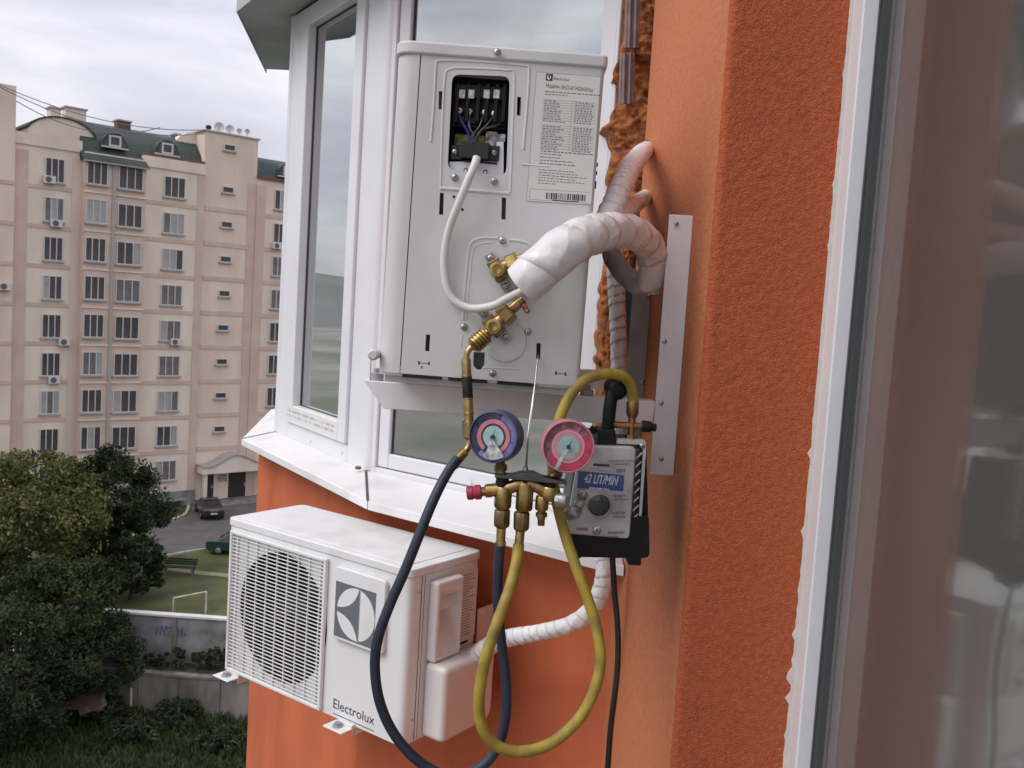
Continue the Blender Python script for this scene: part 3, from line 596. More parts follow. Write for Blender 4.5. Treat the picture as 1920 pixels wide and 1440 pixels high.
def helix(pitch, step, lump, seed, fold=.05, nf=60):
    q = random.Random(seed); cr = [(q.uniform(0, 6.28), q.uniform(-.12, .12), q.uniform(.4, 1), q.uniform(0, 300)) for _ in range(nf)]; st = [q.uniform(.25, 1) for _ in range(90)]; jt = [q.uniform(-.3, .3) for _ in range(90)]
    def f(i, t):
        k = i / pitch - t / (2 * math.pi); n = int(math.floor(k)); k += jt[n % 90] * math.sin(t) * .25; n = int(math.floor(k)); saw = k % 1.0
        e = step * st[n % 90] * max(0, 1 - saw * 1.5) + lump * math.sin(2 * t + i * .05 + seed) + lump * .6 * math.sin(3 * t - i * .11)
        for t0, sl, am, c in cr:                       # short diagonal folds of the tape
            di = i - c
            if -16 < di < 16:
                d = (t - t0 - sl * di + math.pi) % (2 * math.pi) - math.pi
                if abs(d) < .15: e += fold * am * (1 - abs(d) / .15) * (1 - abs(di) / 16)
        return e
    return f
wrinkle = helix(17, .075, .02, 3, .075, 90); wrinkle2 = helix(10, .15, .015, 6, .08); wrinkle3 = helix(9, .16, .01, 5, .09)
def tape_bands(S, rs, pitch, wid, seed, name, parent, lift=.0021):
    """tape wound round a pipe: one long strip whose turns overlap like shingles"""
    q = random.Random(seed); m_ = len(S); L_ = [0]
    for a_, b_ in zip(S, S[1:]): L_.append(L_[-1] + (b_ - a_).length)
    T_ = [(S[min(i + 1, m_ - 1)] - S[max(i - 1, 0)]).normalized() for i in range(m_)]; A_ = []; a_ = T_[0].orthogonal().normalized()
    for t_ in T_: a_ = (a_ - t_ * a_.dot(t_)).normalized(); A_.append(a_.copy())
    arr = np.array(L_)
    def at_s(x):
        x = min(max(x, 0), L_[-1] - 1e-6); i = int(np.searchsorted(arr, x, 'right')) - 1; i = min(i, m_ - 2); f = (x - L_[i]) / (L_[i + 1] - L_[i])
        t_ = T_[i].lerp(T_[i + 1], f).normalized(); a = A_[i].lerp(A_[i + 1], f); a = (a - t_ * a.dot(t_)).normalized(); return S[i].lerp(S[i + 1], f), a, t_.cross(a), rs[i] + (rs[i + 1] - rs[i]) * f
    NT, NW = 30, 6; pos = 0; vs = []; cnt = 0; ph = q.uniform(0, 6); jit = q.uniform(.85, 1.2); e0 = 0
    while pos < L_[-1] - wid * .35:
        if cnt % NT == 0: jit = q.uniform(.62, 1.4)
        th = 2 * math.pi * cnt / NT; e0 = e0 * .6 + q.uniform(-1, 1) * .4
        for w in range(NW + 1):
            u = w / NW; c_, a, b, r = at_s(pos + wid * u + .0022 * e0 * (u > .9)); rr = r + .0005 + lift * u + lift * .42 * math.sin(cnt * .83 + w * 1.3 + ph + math.sin(cnt * .21) * 2) * (.3 + u) + lift * .28 * q.uniform(-1, 1) * u
            vs.append(c_ + (a * math.cos(th) + b * math.sin(th)) * rr)
        pos += pitch * jit / NT; cnt += 1
    k = NW + 1; m = MB(); m.add(vs, [(i * k + j, i * k + j + 1, (i + 1) * k + j + 1, (i + 1) * k + j) for i in range(cnt - 1) for j in range(NW)])
    o = m.build(name, tape, parent, smooth=32); sol = o.modifiers.new('thick', 'SOLIDIFY'); sol.thickness = .0005; sol.offset = 1; return o
bundle = thing('taped_pipe_bundle', tuple(Y(986, 526, 1.33)), 'thick pipe bundle in white tape arching from the brass valves to the pier', 'pipe')
def tpart(name, pts, r, m_, parent, k=16, n=40, wob=wrinkle, bp_=(.021, .032, .0019)):
    P = [Y(*q) for q in pts]; rs = []
    for i in range(len(r) - 1): rs += [r[i] + (r[i + 1] - r[i]) * j / k for j in range(k)]
    rs.append(r[-1]); S = spline(P, k); m = MB()
    if m_ is tape: rs = [q * .94 for q in rs]
    m.tube(S, rs, n, wob=None if m_ is tape else wob); o = m.build(name, m_, parent, smooth=40)
    if m_ is tape: tape_bands(S, rs, bp_[0], bp_[1], len(P) * 7 + n, 'tape_wrap', o, bp_[2])
    return o
tpart('main_wrap', [(980, 534, 1.325), (1000, 516, 1.32), (1032, 488, 1.325), (1074, 455, 1.345), (1122, 436, 1.39), (1168, 432, 1.45), (1205, 446, 1.52), (1222, 474, 1.56), (1223, 508, 1.58), (1212, 534, 1.60)], [.0330, .0345, .033, .031, .028, .026, .025, .025, .024, .023], tape, bundle, n=56, bp_=(.050, .072, .0026))
tpart('upper_branch', [(1122, 432, 1.43), (1146, 392, 1.45), (1166, 345, 1.50), (1186, 309, 1.62), (1203, 288, 1.9), (1217, 276, 2.4)], [.0172, .0172, .0172, .017, .017, .017], tape, bundle, wob=wrinkle3)
tpart('lower_branch', [(1122, 430, 1.44), (1152, 406, 1.46), (1178, 390, 1.58), (1200, 376, 1.9), (1220, 362, 2.42)], [.0155, .0145, .0142, .0140, .013], tape, bundle, wob=wrinkle3)
tpart('insulated_loop', [(1214, 532, 1.60), (1196, 532, 1.60), (1172, 515, 1.61), (1153, 490, 1.63), (1143, 462, 1.66), (1141, 430, 1.72), (1150, 400, 1.8)], [.021, .019, .0175, .017, .017, .017, .017], greyfoam, bundle)
dp, dS = hose('drain_pipe', [(1150, 440, 2.19), (1153, 500, 2.185), (1157, 570, 2.18), (1160, 640, 2.17), (1161, 700, 2.16), (1158, 780, 2.12), (1150, 900, 2.06), (1142, 1010, 2.0), (1136, 1060, 1.98), (1128, 1105, 1.97), (1106, 1146, 1.97), (1066, 1172, 1.985), (1010, 1186, 2.04), (960, 1195, 2.12), (928, 1206, 2.22), (880, 1236, 2.31)], [.018] * 8 + [.0185, .0185, .018, .0165, .0165, .0185, .021, .023], tape,
     'white taped pipe running down past the sill and over to the lower unit', 'pipe', k=10, n=20)
dr = [.018] * 8 + [.0185, .0185, .018, .0165, .0165, .0185, .021, .023]; dr = dr[:len([0] * 15)]
drs = [.0172] * len(dS)
for i_ in range(len(dS)): j_ = i_ / 10; a_ = int(min(j_, len(dr) - 2)); drs[i_] = (dr[a_] + (dr[a_ + 1] - dr[a_]) * min(1, j_ - a_))
tape_bands(dS, drs, .030, .042, 77, 'tape_wrap', dp, .0019)

# ================================================================== LOWER OUTDOOR UNIT
FRc = Zp(771.2, 1068.7, -.63); uL_ = V((.809, -.588, 0)).normalized(); nL = V((-.588, -.809, 0)).normalized(); LW, LD, LH = .70, .272, .44
FLc = FRc - uL_ * LW
lf = Fr(FLc, uL_, (0, 0, 1), nL)              # v = 0 at lid top, +n towards the street
lo = thing('outdoor_unit', tuple(lf.p(LW / 2, -LH, -LD / 2)), 'lower white air conditioner outdoor unit with round fan grille, mounted on the orange bay', 'air conditioner', math.atan2(uL_.y, uL_.x))
def outline(o, r=.02): return rquad([(-o, o), (LW + o, o), (LW + o, -LD - o), (-o, -LD - o)], r, 4)
m = MB(); m.prism([lf.p(u, -.022, n) for u, n in outline(.003, .022)], V((0, 0, .022))); m.build('lid', acw2, lo, bevel=.004, seg=3)
m = MB(); m.prism([lf.p(u, -.0005, n) for u, n in rquad([(.03, -.02), (LW - .03, -.02), (LW - .03, -LD + .02), (.03, -LD + .02)], .02)], V((0, 0, .0025))); m.build('lid_panel', acw2, lo, bevel=.002)
gu0, gu1, gv0, gv1 = .022, .418, -.440 + .0, -.032
gv0 = -.436
gc, gr = (.243, -.232), .178
# casing: sides and back, front plate with a real round opening
m = MB(); ou = outline(0, .022); m.prism([lf.p(u, -LH - .0, n) for u, n in ou], V((0, 0, LH - .0225))); cas = m.build('casing', acw2, lo)
m = MB(); q = lf.p(gc[0], gc[1], .02); m.lathe(q, -nL, [(gr, 0), (gr, .14)], 48); cut(cas, m.build('cutter')); cas.data.shade_smooth(); cas.data.set_sharp_from_angle(angle=R(35))
m = MB(); m.lathe(lf.p(gc[0], gc[1], -.119), nL, [(gr - .001, 0), (gr - .001, .006)], 40); m.lathe(lf.p(gc[0], gc[1], -.118), nL, [(gr - .0006, 0), (gr - .0006, .1165), (gr - .003, .1165), (gr - .003, 0)], 48, cap=False); m.build('fan_well', dark, lo)  # black liner added so the fan hole looks shaded inside
fan = None
for k in range(3):
    m = MB(); a0 = R(120 * k + 20); pts = []
    for r_, da, tw_ in ((.03, 0, .02), (.09, .15, .026), (.165, .35, .03)):
        for s in (0, 1): a = a0 + da + s * .95; pts.append((r_ * math.cos(a), r_ * math.sin(a), -.085 + tw_ * (s - .5)))
    P = [lf.p(gc[0] + a, gc[1] + b, c) for a, b, c in pts]; m.add(P + [q - nL * .003 for q in P], [(0, 2, 3, 1), (2, 4, 5, 3), (6, 7, 9, 8), (8, 9, 11, 10), (0, 6, 8, 2), (2, 8, 10, 4), (1, 3, 9, 7), (3, 5, 11, 9), (4, 10, 11, 5), (0, 1, 7, 6)])
    if fan is None:
        h_ = MB(); h_.lathe(lf.p(gc[0], gc[1], -.11), nL, [(.045, 0), (.045, .03), (.035, .045), (.001, .048)], 24); fan = h_.build('fan', mat('fan_grey', (.035, .035, .038), .5), lo)
    m.build('fan_blade', MAT['fan_grey'], fan)
# grille: frame, slats and ribs, each its own piece
G = thing  # (kept short)
m = MB(); m.frame(lf, gu0, gu1, gv0, gv1, .010, .0005, .012); gr_o = m.build('fan_grille', acw2, lo, bevel=.003)
slat_me = None; ns = 37
for k in range(ns):
    v = gv0 + .012 + (gv1 - gv0 - .024) * (k + .5) / ns
    if slat_me is None:
        m = MB(); m.box(lf, gu0 + .0101, gu1 - .0101, v - .0013, v + .0013, .0055, .0095); s0 = m.build('slat', acw2, gr_o, bevel=.001); slat_me = s0; v00 = v
    else:
        s = slat_me.copy(); col.objects.link(s); s.parent = gr_o; s.location = (0, 0, v - v00)
m0 = None
for k in range(9):
    u = gu0 + .012 + (gu1 - gu0 - .024) * (k + .35) / 8.7
    if m0 is None:
        m = MB(); m.box(lf, u - .0015, u + .0015, gv0 + .0102, gv1 - .0102, .001, .0055); m0 = m.build('rib', acw2, gr_o); u00 = u
    else:
        s = m0.copy(); col.objects.link(s); s.parent = gr_o; s.location = (u - u00, 0, 0)
# emblem on its raised plate
e0, e1 = .457, .632; m = MB(); m.fprism(lf, rrect(e0 - .006, e1, -.228, -.040, .012), .0004, .014); em = m.build('emblem_plate', acw2, lo, bevel=.004)
m = MB(); m.use(logo_g); l0, l1, b0, b1 = .461, .603, -.219, -.077; m.box(lf, l0, l1, b0, b1, .0135, .0146)
m.use(acw2); cu, cv, rr_ = (l0 + l1) / 2 + .004, (b0 + b1) / 2, .0665
def arc(c, r, a0, a1, n=14): return [(c[0] + r * math.cos(R(a0 + (a1 - a0) * i / n)), c[1] + r * math.sin(R(a0 + (a1 - a0) * i / n))) for i in range(n + 1)]
tcx = cu + .012
def circ_x(v): return math.sqrt(max(0, rr_ ** 2 - (v - cv) ** 2))
# right lens
vt = math.sqrt(rr_ ** 2 - (tcx - cu) ** 2)
aT = math.degrees(math.atan2(vt, tcx - cu)); m.fprism(lf, [(tcx + .003, cv - vt), (tcx + .003, cv + vt)] + arc((cu, cv), rr_, aT, -aT, 20), .0146, .0150)
# two left leaves, each bounded by the circle and a curve bowing inwards from the tip
tipx, tipy = cu - rr_ * .98, cv + .004
def leaf(sgn_):
    top = (tcx - .003, cv + sgn_ * vt); inner = []
    for i in range(15):
        t = i / 14; ctrl = (cu - .006, cv + sgn_ * .012); inner.append(((1 - t) ** 2 * tipx + 2 * t * (1 - t) * ctrl[0] + t * t * top[0], (1 - t) ** 2 * (cv + sgn_ * .006) + 2 * t * (1 - t) * ctrl[1] + t * t * top[1]))
    a1 = math.degrees(math.atan2(sgn_ * vt, tcx - cu)); return inner + arc((cu, cv), rr_, a1, sgn_ * 175, 16)
for s in (1, -1): m.fprism(lf, leaf(s), .0146, .0150)
m.build('emblem', None, em, smooth=0)
m = MB(); m.use(printd); put_text(m, lf, .455, -.416, .0006, 'Electrolux', .026, .150); m.use(printm); m.box(lf, .458, .606, -.432, -.4295, .0002, .0007); m.build('brand_lettering', None, lo, smooth=0)
# end with handle, valve cover and sticker
sf = Fr(FRc, -nL, (0, 0, 1), uL_)             # u runs from the front corner to the back
m = MB(); m.box(sf, .0405, .043, -LH + .004, -.024, -.001, .0004); m.box(sf, .052, .0535, -LH + .004, -.024, -.001, .0004); m.build('panel_seam', gasket, lo, smooth=0)
hm = MB(); hm.box(sf, .068, .172, -.243, -.040, .0003, .03); hc = hm.build('grip_cover', acp, lo, bevel=.008, seg=3)
m = MB(); m.box(sf, .083, .158, -.112, -.075, .012, .05); cut(hc, m.build('cutter'))
m = MB(); m.prism([sf.p(.083, -.075, .0125), sf.p(.158, -.075, .0125), sf.p(.158, -.112, .0285), sf.p(.083, -.112, .0285)], -sf.n * .002); m.build('grip_recess', acp, lo)
screw(lo, sf.p(.085, -.225, .03), sf.n, .003)
for v in (-.06, -.38): screw(lo, sf.p(.030, v, .0005), sf.n, .003)
m = MB(); m.prism([sf.p(u, v, 0) for u, v in ((.064, -.2440), (.268, -.2440), (.268, -.41), (.25, -.435), (.064, -.435))], sf.n * .072); m.build('valve_cover', acp, lo, bevel=.034, seg=5)
m = MB(); m.use(lab_w); m.box(sf, .188, .262, -.225, -.045, .0003, .0007); m.use(printm); rr = random.Random(8)
for k in range(22):
    v = -.053 - k * .0076; u = .194
    while u < .194 + .062 * rr.uniform(.5, 1): l = rr.uniform(.003, .010); m.box(sf, u, u + l, v - .0022, v, .0006, .0009); u += l + .002
m.build('rating_sticker', None, lo, smooth=0)
m = MB(); m.box(sf, .196, .235, -.238, -.232, -.01, .001); m.build('vent_slot', dark, lo)
for u in (.045, .50):                          # feet
    m = MB(); m.box(lf, u - .032, u + .036, -LH - .008, -LH - .0045, -.05, .045); m.box(lf, u - .012, u + .04, -LH - .006, -LH + .006, -.05, .012)
    ft = m.build('foot', acw2, lo, bevel=.004); m = MB(); m.lathe(lf.p(u + .0, -LH - .004, .024), (0, 0, 1), [(.013, 0), (.013, .003), (.008, .004), (.008, .010)], 12); m.build('foot_bolt', zinc, ft)
# wall bracket of the lower unit
for nm_, u in (('near', .512), ('far', .05)):
    lab = 'white wall bracket at the right end of the lower unit' if nm_ == 'near' else 'white wall bracket at the left end of the lower unit'
    t = thing('unit_bracket', tuple(lf.p(u, -LH - .03, -LD - .1)), lab, 'bracket', 0, 'brackets carrying the lower unit')
    m = MB(); m.box(lf, u - .018, u + .018, -LH - .0125, -LH - .0085, -LD - .125, .036); m.box(lf, u + .014, u + .018, -LH - .030, -LH - .0125, -LD - .125, .0); m.build('support_arm', brk, t, bevel=.002)
    m = MB(); m.box(lf, u - .02 , u + .02, -LH - .05, -.16, -LD - .135, -LD - .1255); m.build('wall_rail', brk, t, bevel=.002)
    if nm_ == 'near': 
        m = MB(); m.box(lf, .675, .681, -.30, -.17, -LD - .13, -LD - .03); m.build('stay_plate', brk, t, bevel=.002)

# ================================================================== MANIFOLD GAUGE SET
MY = 1.30; mf = Fr((0, MY, 0), (1, 0, 0), (0, 0, 1), (0, -1, 0))
SC = MY / FPX
man = thing('manifold_gauge_set', tuple(mf.P(985, 930)), 'brass manifold with a blue and a pink pressure gauge hanging on a wire hook', 'pressure gauge')
def T(m, pts, r, n=14, k=5, d=0):
    m.tube(spline([mf.P(x, y, dd if len(q) > 2 else d) for q in pts for x, y, dd in [(q + (0,))[:3]]], k), r, n)
m = MB(); T(m, [(912, 920), (940, 917), (956, 914), (972, 908), (985, 906), (1000, 909), (1018, 918), (1030, 925), (1050, 936)], .0095)
for x, y0, y1, r in ((943, 912, 952, .0125), (983, 905, 956, .0125), (1030, 912, 938, .013), (1016, 930, 956, .0098)):
    p, q = mf.P(x + (y0 - y1) * -.045, y0), mf.P(x - 1, y1); m.lathe(p, q - p, [(r * .92, 0), (r, .002), (r, (q - p).length - .002), (r * .9, (q - p).length)], 16)
body = m.build('valve_body', brass, man)
for x0, x1 in ((942, 940), (985, 984), (1031, 1030)):
    m = MB(); m.cyl(mf.P(x0 + 1, 893), mf.P(x1, 915), .0095, 14); m.build('valve_stem', black, man)
m = MB(); pts = [mf.px(*q) for q in ((928, 888), (960, 889), (978, 884), (1000, 884), (1016, 892), (1062, 901), (1062, 906), (1010, 901), (928, 893))]; m.fprism(mf, pts, -.012, .012); m.build('hanger_plate', mat('plate_dark', (.16, .16, .16), .35, .9, var=.3, vs=60), man, bevel=.0008)
def couple(x, y0, y1, r, knurl, m_):
    p, q = mf.P(x + .5, y0), mf.P(x - 1, y1); l = (q - p).length; mm = MB()
    mm.lathe(p, q - p, [(r * .62, 0), (r * .62, l * .08), (r * .92, l * .12), (r, l * .2), (r, l * .8), (r * .92, l * .9), (r * .6, l)], 12); mm.build('coupler', m_, man, smooth=25)
couple(941.5, 951, 990, .0118, 1, brass_old); couple(978, 955, 996, .0118, 1, brass_old)
for x, x2, y0, y1, ang in ((940, 938.5, 988, 1022, 0), (975.5, 972.5, 994, 1026, 0)):
    m = MB(); p, q = mf.P(x, y0), mf.P(x2, y1); l = (q - p).length; m.lathe(p, q - p, [(.0062, 0), (.0068, .002), (.0068, l * .8), (.0078, l * .82), (.0078, l)], 16); m.build('ferrule', brass, man)
m = MB(); p, q = mf.P(1015.5, 954), mf.P(1014.5, 985); l = (q - p).length; m.lathe(p, q - p, [(.006, 0), (.006, l * .2), (.0085, l * .25), (.0085, l * .45), (.006, l * .5), (.0062, l * .6), (.0052, l * .65), (.0052, l)], 14); m.build('port_cap', brass_old, man)
m = MB(); p, q = mf.P(922, 920), mf.P(902, 922); l = (q - p).length; m.lathe(p, q - p, [(.0085, 0), (.0095, .001), (.0095, l * .6), (.0068, l * .65), (.0068, l)], 8); m.build('packing_nut', brass_old, man)
m = MB(); p, q = mf.P(903, 922), mf.P(875, 925); l = (q - p).length; m.lathe(p, q - p, [(.0078, 0), (.0105, .001), (.0108, l * .4), (.0088, l * .5), (.0088, l * .55), (.0100, l * .6), (.0098, l * .95), (.008, l)], 10); m.build('hand_knob', redp, man)
m = MB(); p, q = mf.P(1044, 938, .004), mf.P(1064, 939, .012); l = (q - p).length; m.lathe(p, q - p, [(.008, 0), (.0105, .001), (.0105, l * .75), (.008, l)], 8); m.build('packing_nut', zinc, man)
def gauge(cx, cy, r_px, tilt, nb, body_c, rings, needle, dirty):
    c = mf.P(cx, cy, .0); n = V((math.sin(tilt), -math.cos(tilt), .05)).normalized(); g = Fr(c, V((math.cos(tilt), math.sin(tilt), 0)), None, n); g.W = g.n.cross(g.U)
    r = r_px * SC; m = MB(); m.lathe(c - n * .014, n, [(r * .6, -.006), (r * .93, 0), (r, .004), (r, .026), (r * .975, .030), (r * .93, .0305), (r * .925, .028), (r * .92, .027)], 48)
    ga = m.build('gauge', body_c, man); ga['label'] = nb
    m = MB(); z = .0130
    for k, rg in enumerate(rings):
        r1, cm = rg[:2]; m.use(cm)
        if len(rg) > 2:
            r2, a0, a1 = rg[2:]; q = [R(a0 + (a1 - a0) * i / 24) for i in range(25)]
            m.add([g.p(r * rr_ * math.cos(a), r * rr_ * math.sin(a), z) for a in q for rr_ in (r1, r2)], [(2 * i, 2 * i + 1, 2 * i + 3, 2 * i + 2) for i in range(24)]); z += .0003; continue
        m.add([g.p(0, 0, z)] + [g.p(r * r1 * math.cos(2 * math.pi * i / 48), r * r1 * math.sin(2 * math.pi * i / 48), z) for i in range(48)], [(0, i + 1, (i + 1) % 48 + 1) for i in range(48)]); z += .0003
    m.use(printd)
    for k in range(41):
        a = R(225 - 270 * k / 40); l = .06 if k % 5 == 0 else .035
        for rr_ in (.87, .44):
            p0 = (r * rr_ * math.cos(a), r * rr_ * math.sin(a)); p1 = (r * (rr_ - l) * math.cos(a), r * (rr_ - l) * math.sin(a)); d = V((p1[1] - p0[1], p0[0] - p1[0])).normalized() * .0002
            m.add([g.p(p0[0] - d.x, p0[1] - d.y, z), g.p(p0[0] + d.x, p0[1] + d.y, z), g.p(p1[0] + d.x, p1[1] + d.y, z), g.p(p1[0] - d.x, p1[1] - d.y, z)], [(0, 1, 2, 3)])
    for k in range(9):
        a = R(225 - 270 * k / 8)
        put_text(m, g, r * .74 * math.cos(a) - .0022, r * .74 * math.sin(a) - .001, z, str(k * needle[2]), .0026)
    m.build('dial', None, ga, smooth=0)
    m = MB(); m.use(printd); a = R(needle[0]); d = V((math.cos(a), math.sin(a))); t = V((-d.y, d.x)); P = [d * r * .40 , t * .0010 - d * r * .1, -d * r * .42, -t * .0010 - d * r * .1]
    m.add([g.p(q.x, q.y, z + .003) for q in P] + [g.p(q.x, q.y, z + .0034) for q in P], [(0, 1, 2, 3), (4, 5, 6, 7)]); m.lathe(g.p(0, 0, z), n, [(.0028, 0), (.0028, .005)], 12); m.build('needle', None, ga, smooth=0)
    m = MB(); m.use(dirty); rr = random.Random(int(cx)); 
    blob = [(r * (.12 + .30 * t) * 0, 0) for t in (0,)]
    bl = [(-.10, -.02), (.02, -.06), (.22, -.30), (.42, -.52), (.52, -.70), (.30, -.80), (.05, -.86), (-.18, -.84), (-.30, -.72), (-.16, -.52), (-.12, -.30)] if needle[1] else [(-.10, -.06), (.00, -.10), (-.10, -.30), (-.22, -.52), (-.28, -.72), (-.36, -.86), (-.50, -.82), (-.40, -.60), (-.28, -.36)]
    m.add([g.p(u * r, v * r, .0186) for u, v in bl], [tuple(range(len(bl)))]); m.build('worn_patch', None, ga, smooth=0)
    m = MB(); m.lathe(c + n * .0125, n, [(r * .92, 0), (r * .92, .0006)], 40); m.build('glass', lens_m, ga)
    return ga
lens_m = glass_mat('gauge_lens', (.96, .96, .96), .55)
g_blue = mat('gauge_blue', (.19, .20, .44), .4, var=.25, vs=60); g_blue2 = mat('gauge_blue_light', (.36, .35, .54), .45, var=.2, vs=50); g_pink = mat('gauge_pink', (.60, .20, .25), .45, var=.2, vs=50); g_cyan = mat('gauge_cyan', (.36, .53, .53), .45, var=.15, vs=60); g_red = mat('gauge_red', (.58, .06, .12), .45, var=.15, vs=60); g_pink2 = mat('gauge_pink_light', (.72, .33, .37), .45, var=.12, vs=60)
worn = mat('scuffed_plastic', (.62, .64, .63), .5, c2=(.20, .22, .24), vs=130)
gauge(931.5, 818, 50, R(-20), 'blue rimmed low pressure gauge with scuffed lens', mat('gauge_case_blue', (.09, .095, .20), .4, var=.4, vs=40), [(.94, g_blue2), (.90, g_blue, .70, -130, 70), (.66, g_pink, .50, -60, 235), (.42, g_cyan)], (72, True, 15), worn)
gauge(1063, 835.5, 50.5, R(4), 'pink high pressure gauge', mat('gauge_case_pink', (.58, .24, .30), .4, var=.2, vs=40), [(.94, g_pink2), (.88, g_red, .66, -150, 30), (.64, g_pink), (.615, g_pink2), (.52, g_pink), (.49, g_pink2), (.42, g_cyan)], (66, False, 50), worn)
m = MB(); m.cyl(mf.P(938, 864, -.014), mf.P(940, 893, -.006), .0068, 10); m.lathe(mf.P(938.5, 872, -.014), mf.P(940, 893, -.006) - mf.P(938.5, 872, -.014), [(.0095, 0), (.0095, .008)], 6); m.build('gauge_stem', brass_old, man)
m = MB(); m.cyl(mf.P(1050, 880, -.012), mf.P(1034, 898, -.006), .0068, 10); m.lathe(mf.P(1046, 884, -.012), mf.P(1034, 898, -.006) - mf.P(1046, 884, -.012), [(.0095, 0), (.0095, .008)], 6); m.build('gauge_stem', brass_old, man)
m = MB(); A = Y(1009, 660, 1.407); 
m.tube(spline([A + V((0, .012, -.002)), A + V((0, .0, .0)), Y(1008.5, 672, 1.392), Y(1006, 690, 1.385), Y(1003, 720, 1.37), Y(995, 790, 1.34), Y(988, 850, 1.315), Y(984, 886, 1.302)], 5), .0011, 8)
m.tube(spline([Y(1007.5, 680, 1.390), Y(1005.5, 700, 1.382), Y(999, 745, 1.36), Y(990, 815, 1.328), Y(987, 886, 1.302)], 5), .0011, 8)
m.lathe(Y(985, 890, 1.302), (0, 0, 1), [(.014, 0), (.011, .003), (.004, .006), (.003, .012)], 12); m.build('wire_hook', mat('hook_wire', (.30, .30, .31), .35, 1), man)

# ================================================================== HOSES
hz = thing('blue_hose', tuple(Y(857, 862, 1.33)), 'dark blue hose looping from the lower brass valve to the manifold', 'hose')
def sub(name, pts, r, m_, par, n=14, k=6): 
    m = MB(); m.tube(spline([Y(*q) for q in pts], k), r, n); return m.build(name, m_, par, smooth=50)
sub('hose_line', [(858, 860, 1.335), (838, 888, 1.32), (814, 935, 1.30), (788, 998, 1.285), (760, 1068, 1.275), (730, 1136, 1.27), (709, 1196, 1.265), (703, 1250, 1.265), (711, 1312, 1.265), (734, 1368, 1.268), (770, 1414, 1.27), (815, 1446, 1.272), (862, 1454, 1.275), (905, 1436, 1.28), (934, 1398, 1.285), (948, 1345, 1.29), (949, 1280, 1.295), (941, 1210, 1.30), (934, 1140, 1.30), (934, 1080, 1.30), (938, 1018, 1.30)], .0074, blue_h, hz, k=8, n=16)
m = MB(); p, q = Y(918, 622, 1.375), Y(884, 652, 1.365); l = (q - p).length
prof = [(.006, 0), (.0085, .004), (.0085, l * .15)]
for k in range(5): t0 = .2 + .14 * k; prof += [(.0122, l * t0), (.0135, l * (t0 + .03)), (.0135, l * (t0 + .08)), (.0118, l * (t0 + .11))]
prof += [(.010, l * .93), (.0055, l)]; m.lathe(p, q - p, prof, 18); m.build('knurled_coupler', brass, hz, smooth=30)
sub('bent_tube', [(886, 649, 1.366), (880, 655, 1.365), (875.5, 664, 1.364), (874, 680, 1.363)], .0046, brass, hz)
def seg2(name, a, b, rr, m_, pr=None):
    p, q = Y(*a), Y(*b); l = (q - p).length; mm = MB(); mm.lathe(p, q - p, [(r_, l * t) for r_, t in (pr or ((rr * .94, 0), (rr, .04), (rr, .96), (rr * .94, 1)))], 16); return mm.build(name, m_, hz, smooth=30)
seg2('ferrule', (874, 672, 1.363), (875, 706, 1.362), .0072, brass, ((.0066, 0), (.0073, .1), (.0073, .9), (.0080, .92), (.0080, 1)))
seg2('hose_sleeve', (875, 704, 1.362), (877.5, 748, 1.36), .0078, blackr)
seg2('ferrule', (877.5, 746, 1.36), (879, 790, 1.357), .0072, brass, ((.0082, 0), (.0082, .06), (.0072, .08), (.0072, .6), (.0078, .62), (.0078, .72), (.0070, .74), (.0070, 1)))
seg2('hex_coupler', (879, 788, 1.357), (880.5, 824, 1.355), .0105, brass, ((.008, 0), (.0108, .06), (.0112, .5), (.0104, .9), (.007, 1)))
sub('bent_tube', [(880.5, 820, 1.355), (880, 832, 1.354), (876, 842, 1.352), (868, 850, 1.348)], .0050, brass, hz)
seg2('ferrule', (871, 847, 1.349), (850, 872, 1.334), .0074, brass, ((.0068, 0), (.0074, .06), (.0074, .85), (.0084, .87), (.0084, 1)))
yh = thing('yellow_hose', tuple(Y(972, 1020, 1.28)), 'worn yellow hose looping from the manifold up to the pump inlet', 'hose')
sub('hose_line', [(972.5, 1022, 1.30), (967, 1062, 1.285), (953, 1112, 1.262), (933, 1166, 1.245), (914, 1222, 1.235), (902, 1276, 1.232), (898, 1328, 1.232), (909, 1374, 1.234), (938, 1402, 1.238), (984, 1409, 1.242), (1036, 1392, 1.25), (1086, 1347, 1.26), (1115, 1292, 1.27), (1126, 1238, 1.28), (1119, 1180, 1.29), (1101, 1120, 1.30), (1079, 1060, 1.31), (1060, 1004, 1.325), (1046, 950, 1.335), (1038, 905, 1.338), (1037, 860, 1.338), (1043, 810, 1.335), (1054, 772, 1.34), (1073, 736, 1.345), (1100, 711, 1.352), (1134, 701, 1.362), (1164, 704, 1.375), (1181, 720, 1.385), (1187, 745, 1.39), (1187, 766, 1.39)], .0082, yellow_h, yh, k=8, n=16)

# ================================================================== VACUUM PUMP
VY = 1.36; vf = Fr((0, VY, 0), (1, 0, 0), (0, 0, 1), (0, -1, 0))
vp = thing('vacuum_pump', tuple(vf.P(1140, 1055, -.08)), 'scuffed grey vacuum pump with blue flow label hanging by its black handle from the bracket', 'vacuum pump')
alu = mat('scuffed_aluminium', (.46, .46, .455), .42, .25, c2=(.27, .27, .275), vs=22, bump=.12, bs=120, lo=.3, hi=.6)
face = [vf.px(*q) for q in ((1088, 834), (1193, 838), (1180, 1010), (1060, 1000))]
m = MB(); m.fprism(vf, rquad(face, .008), -.012, .004); vfp = m.build('face_plate', alu, vp, bevel=.003)
m = MB(); m.fprism(vf, [vf.px(*q) for q in ((1082, 838), (1207, 842), (1196, 1006), (1062, 998))], -.17, -.0125); m.build('pump_body', mat('pump_grey', (.055, .055, .057), .5, .3, var=.4, vs=26), vp, bevel=.006)
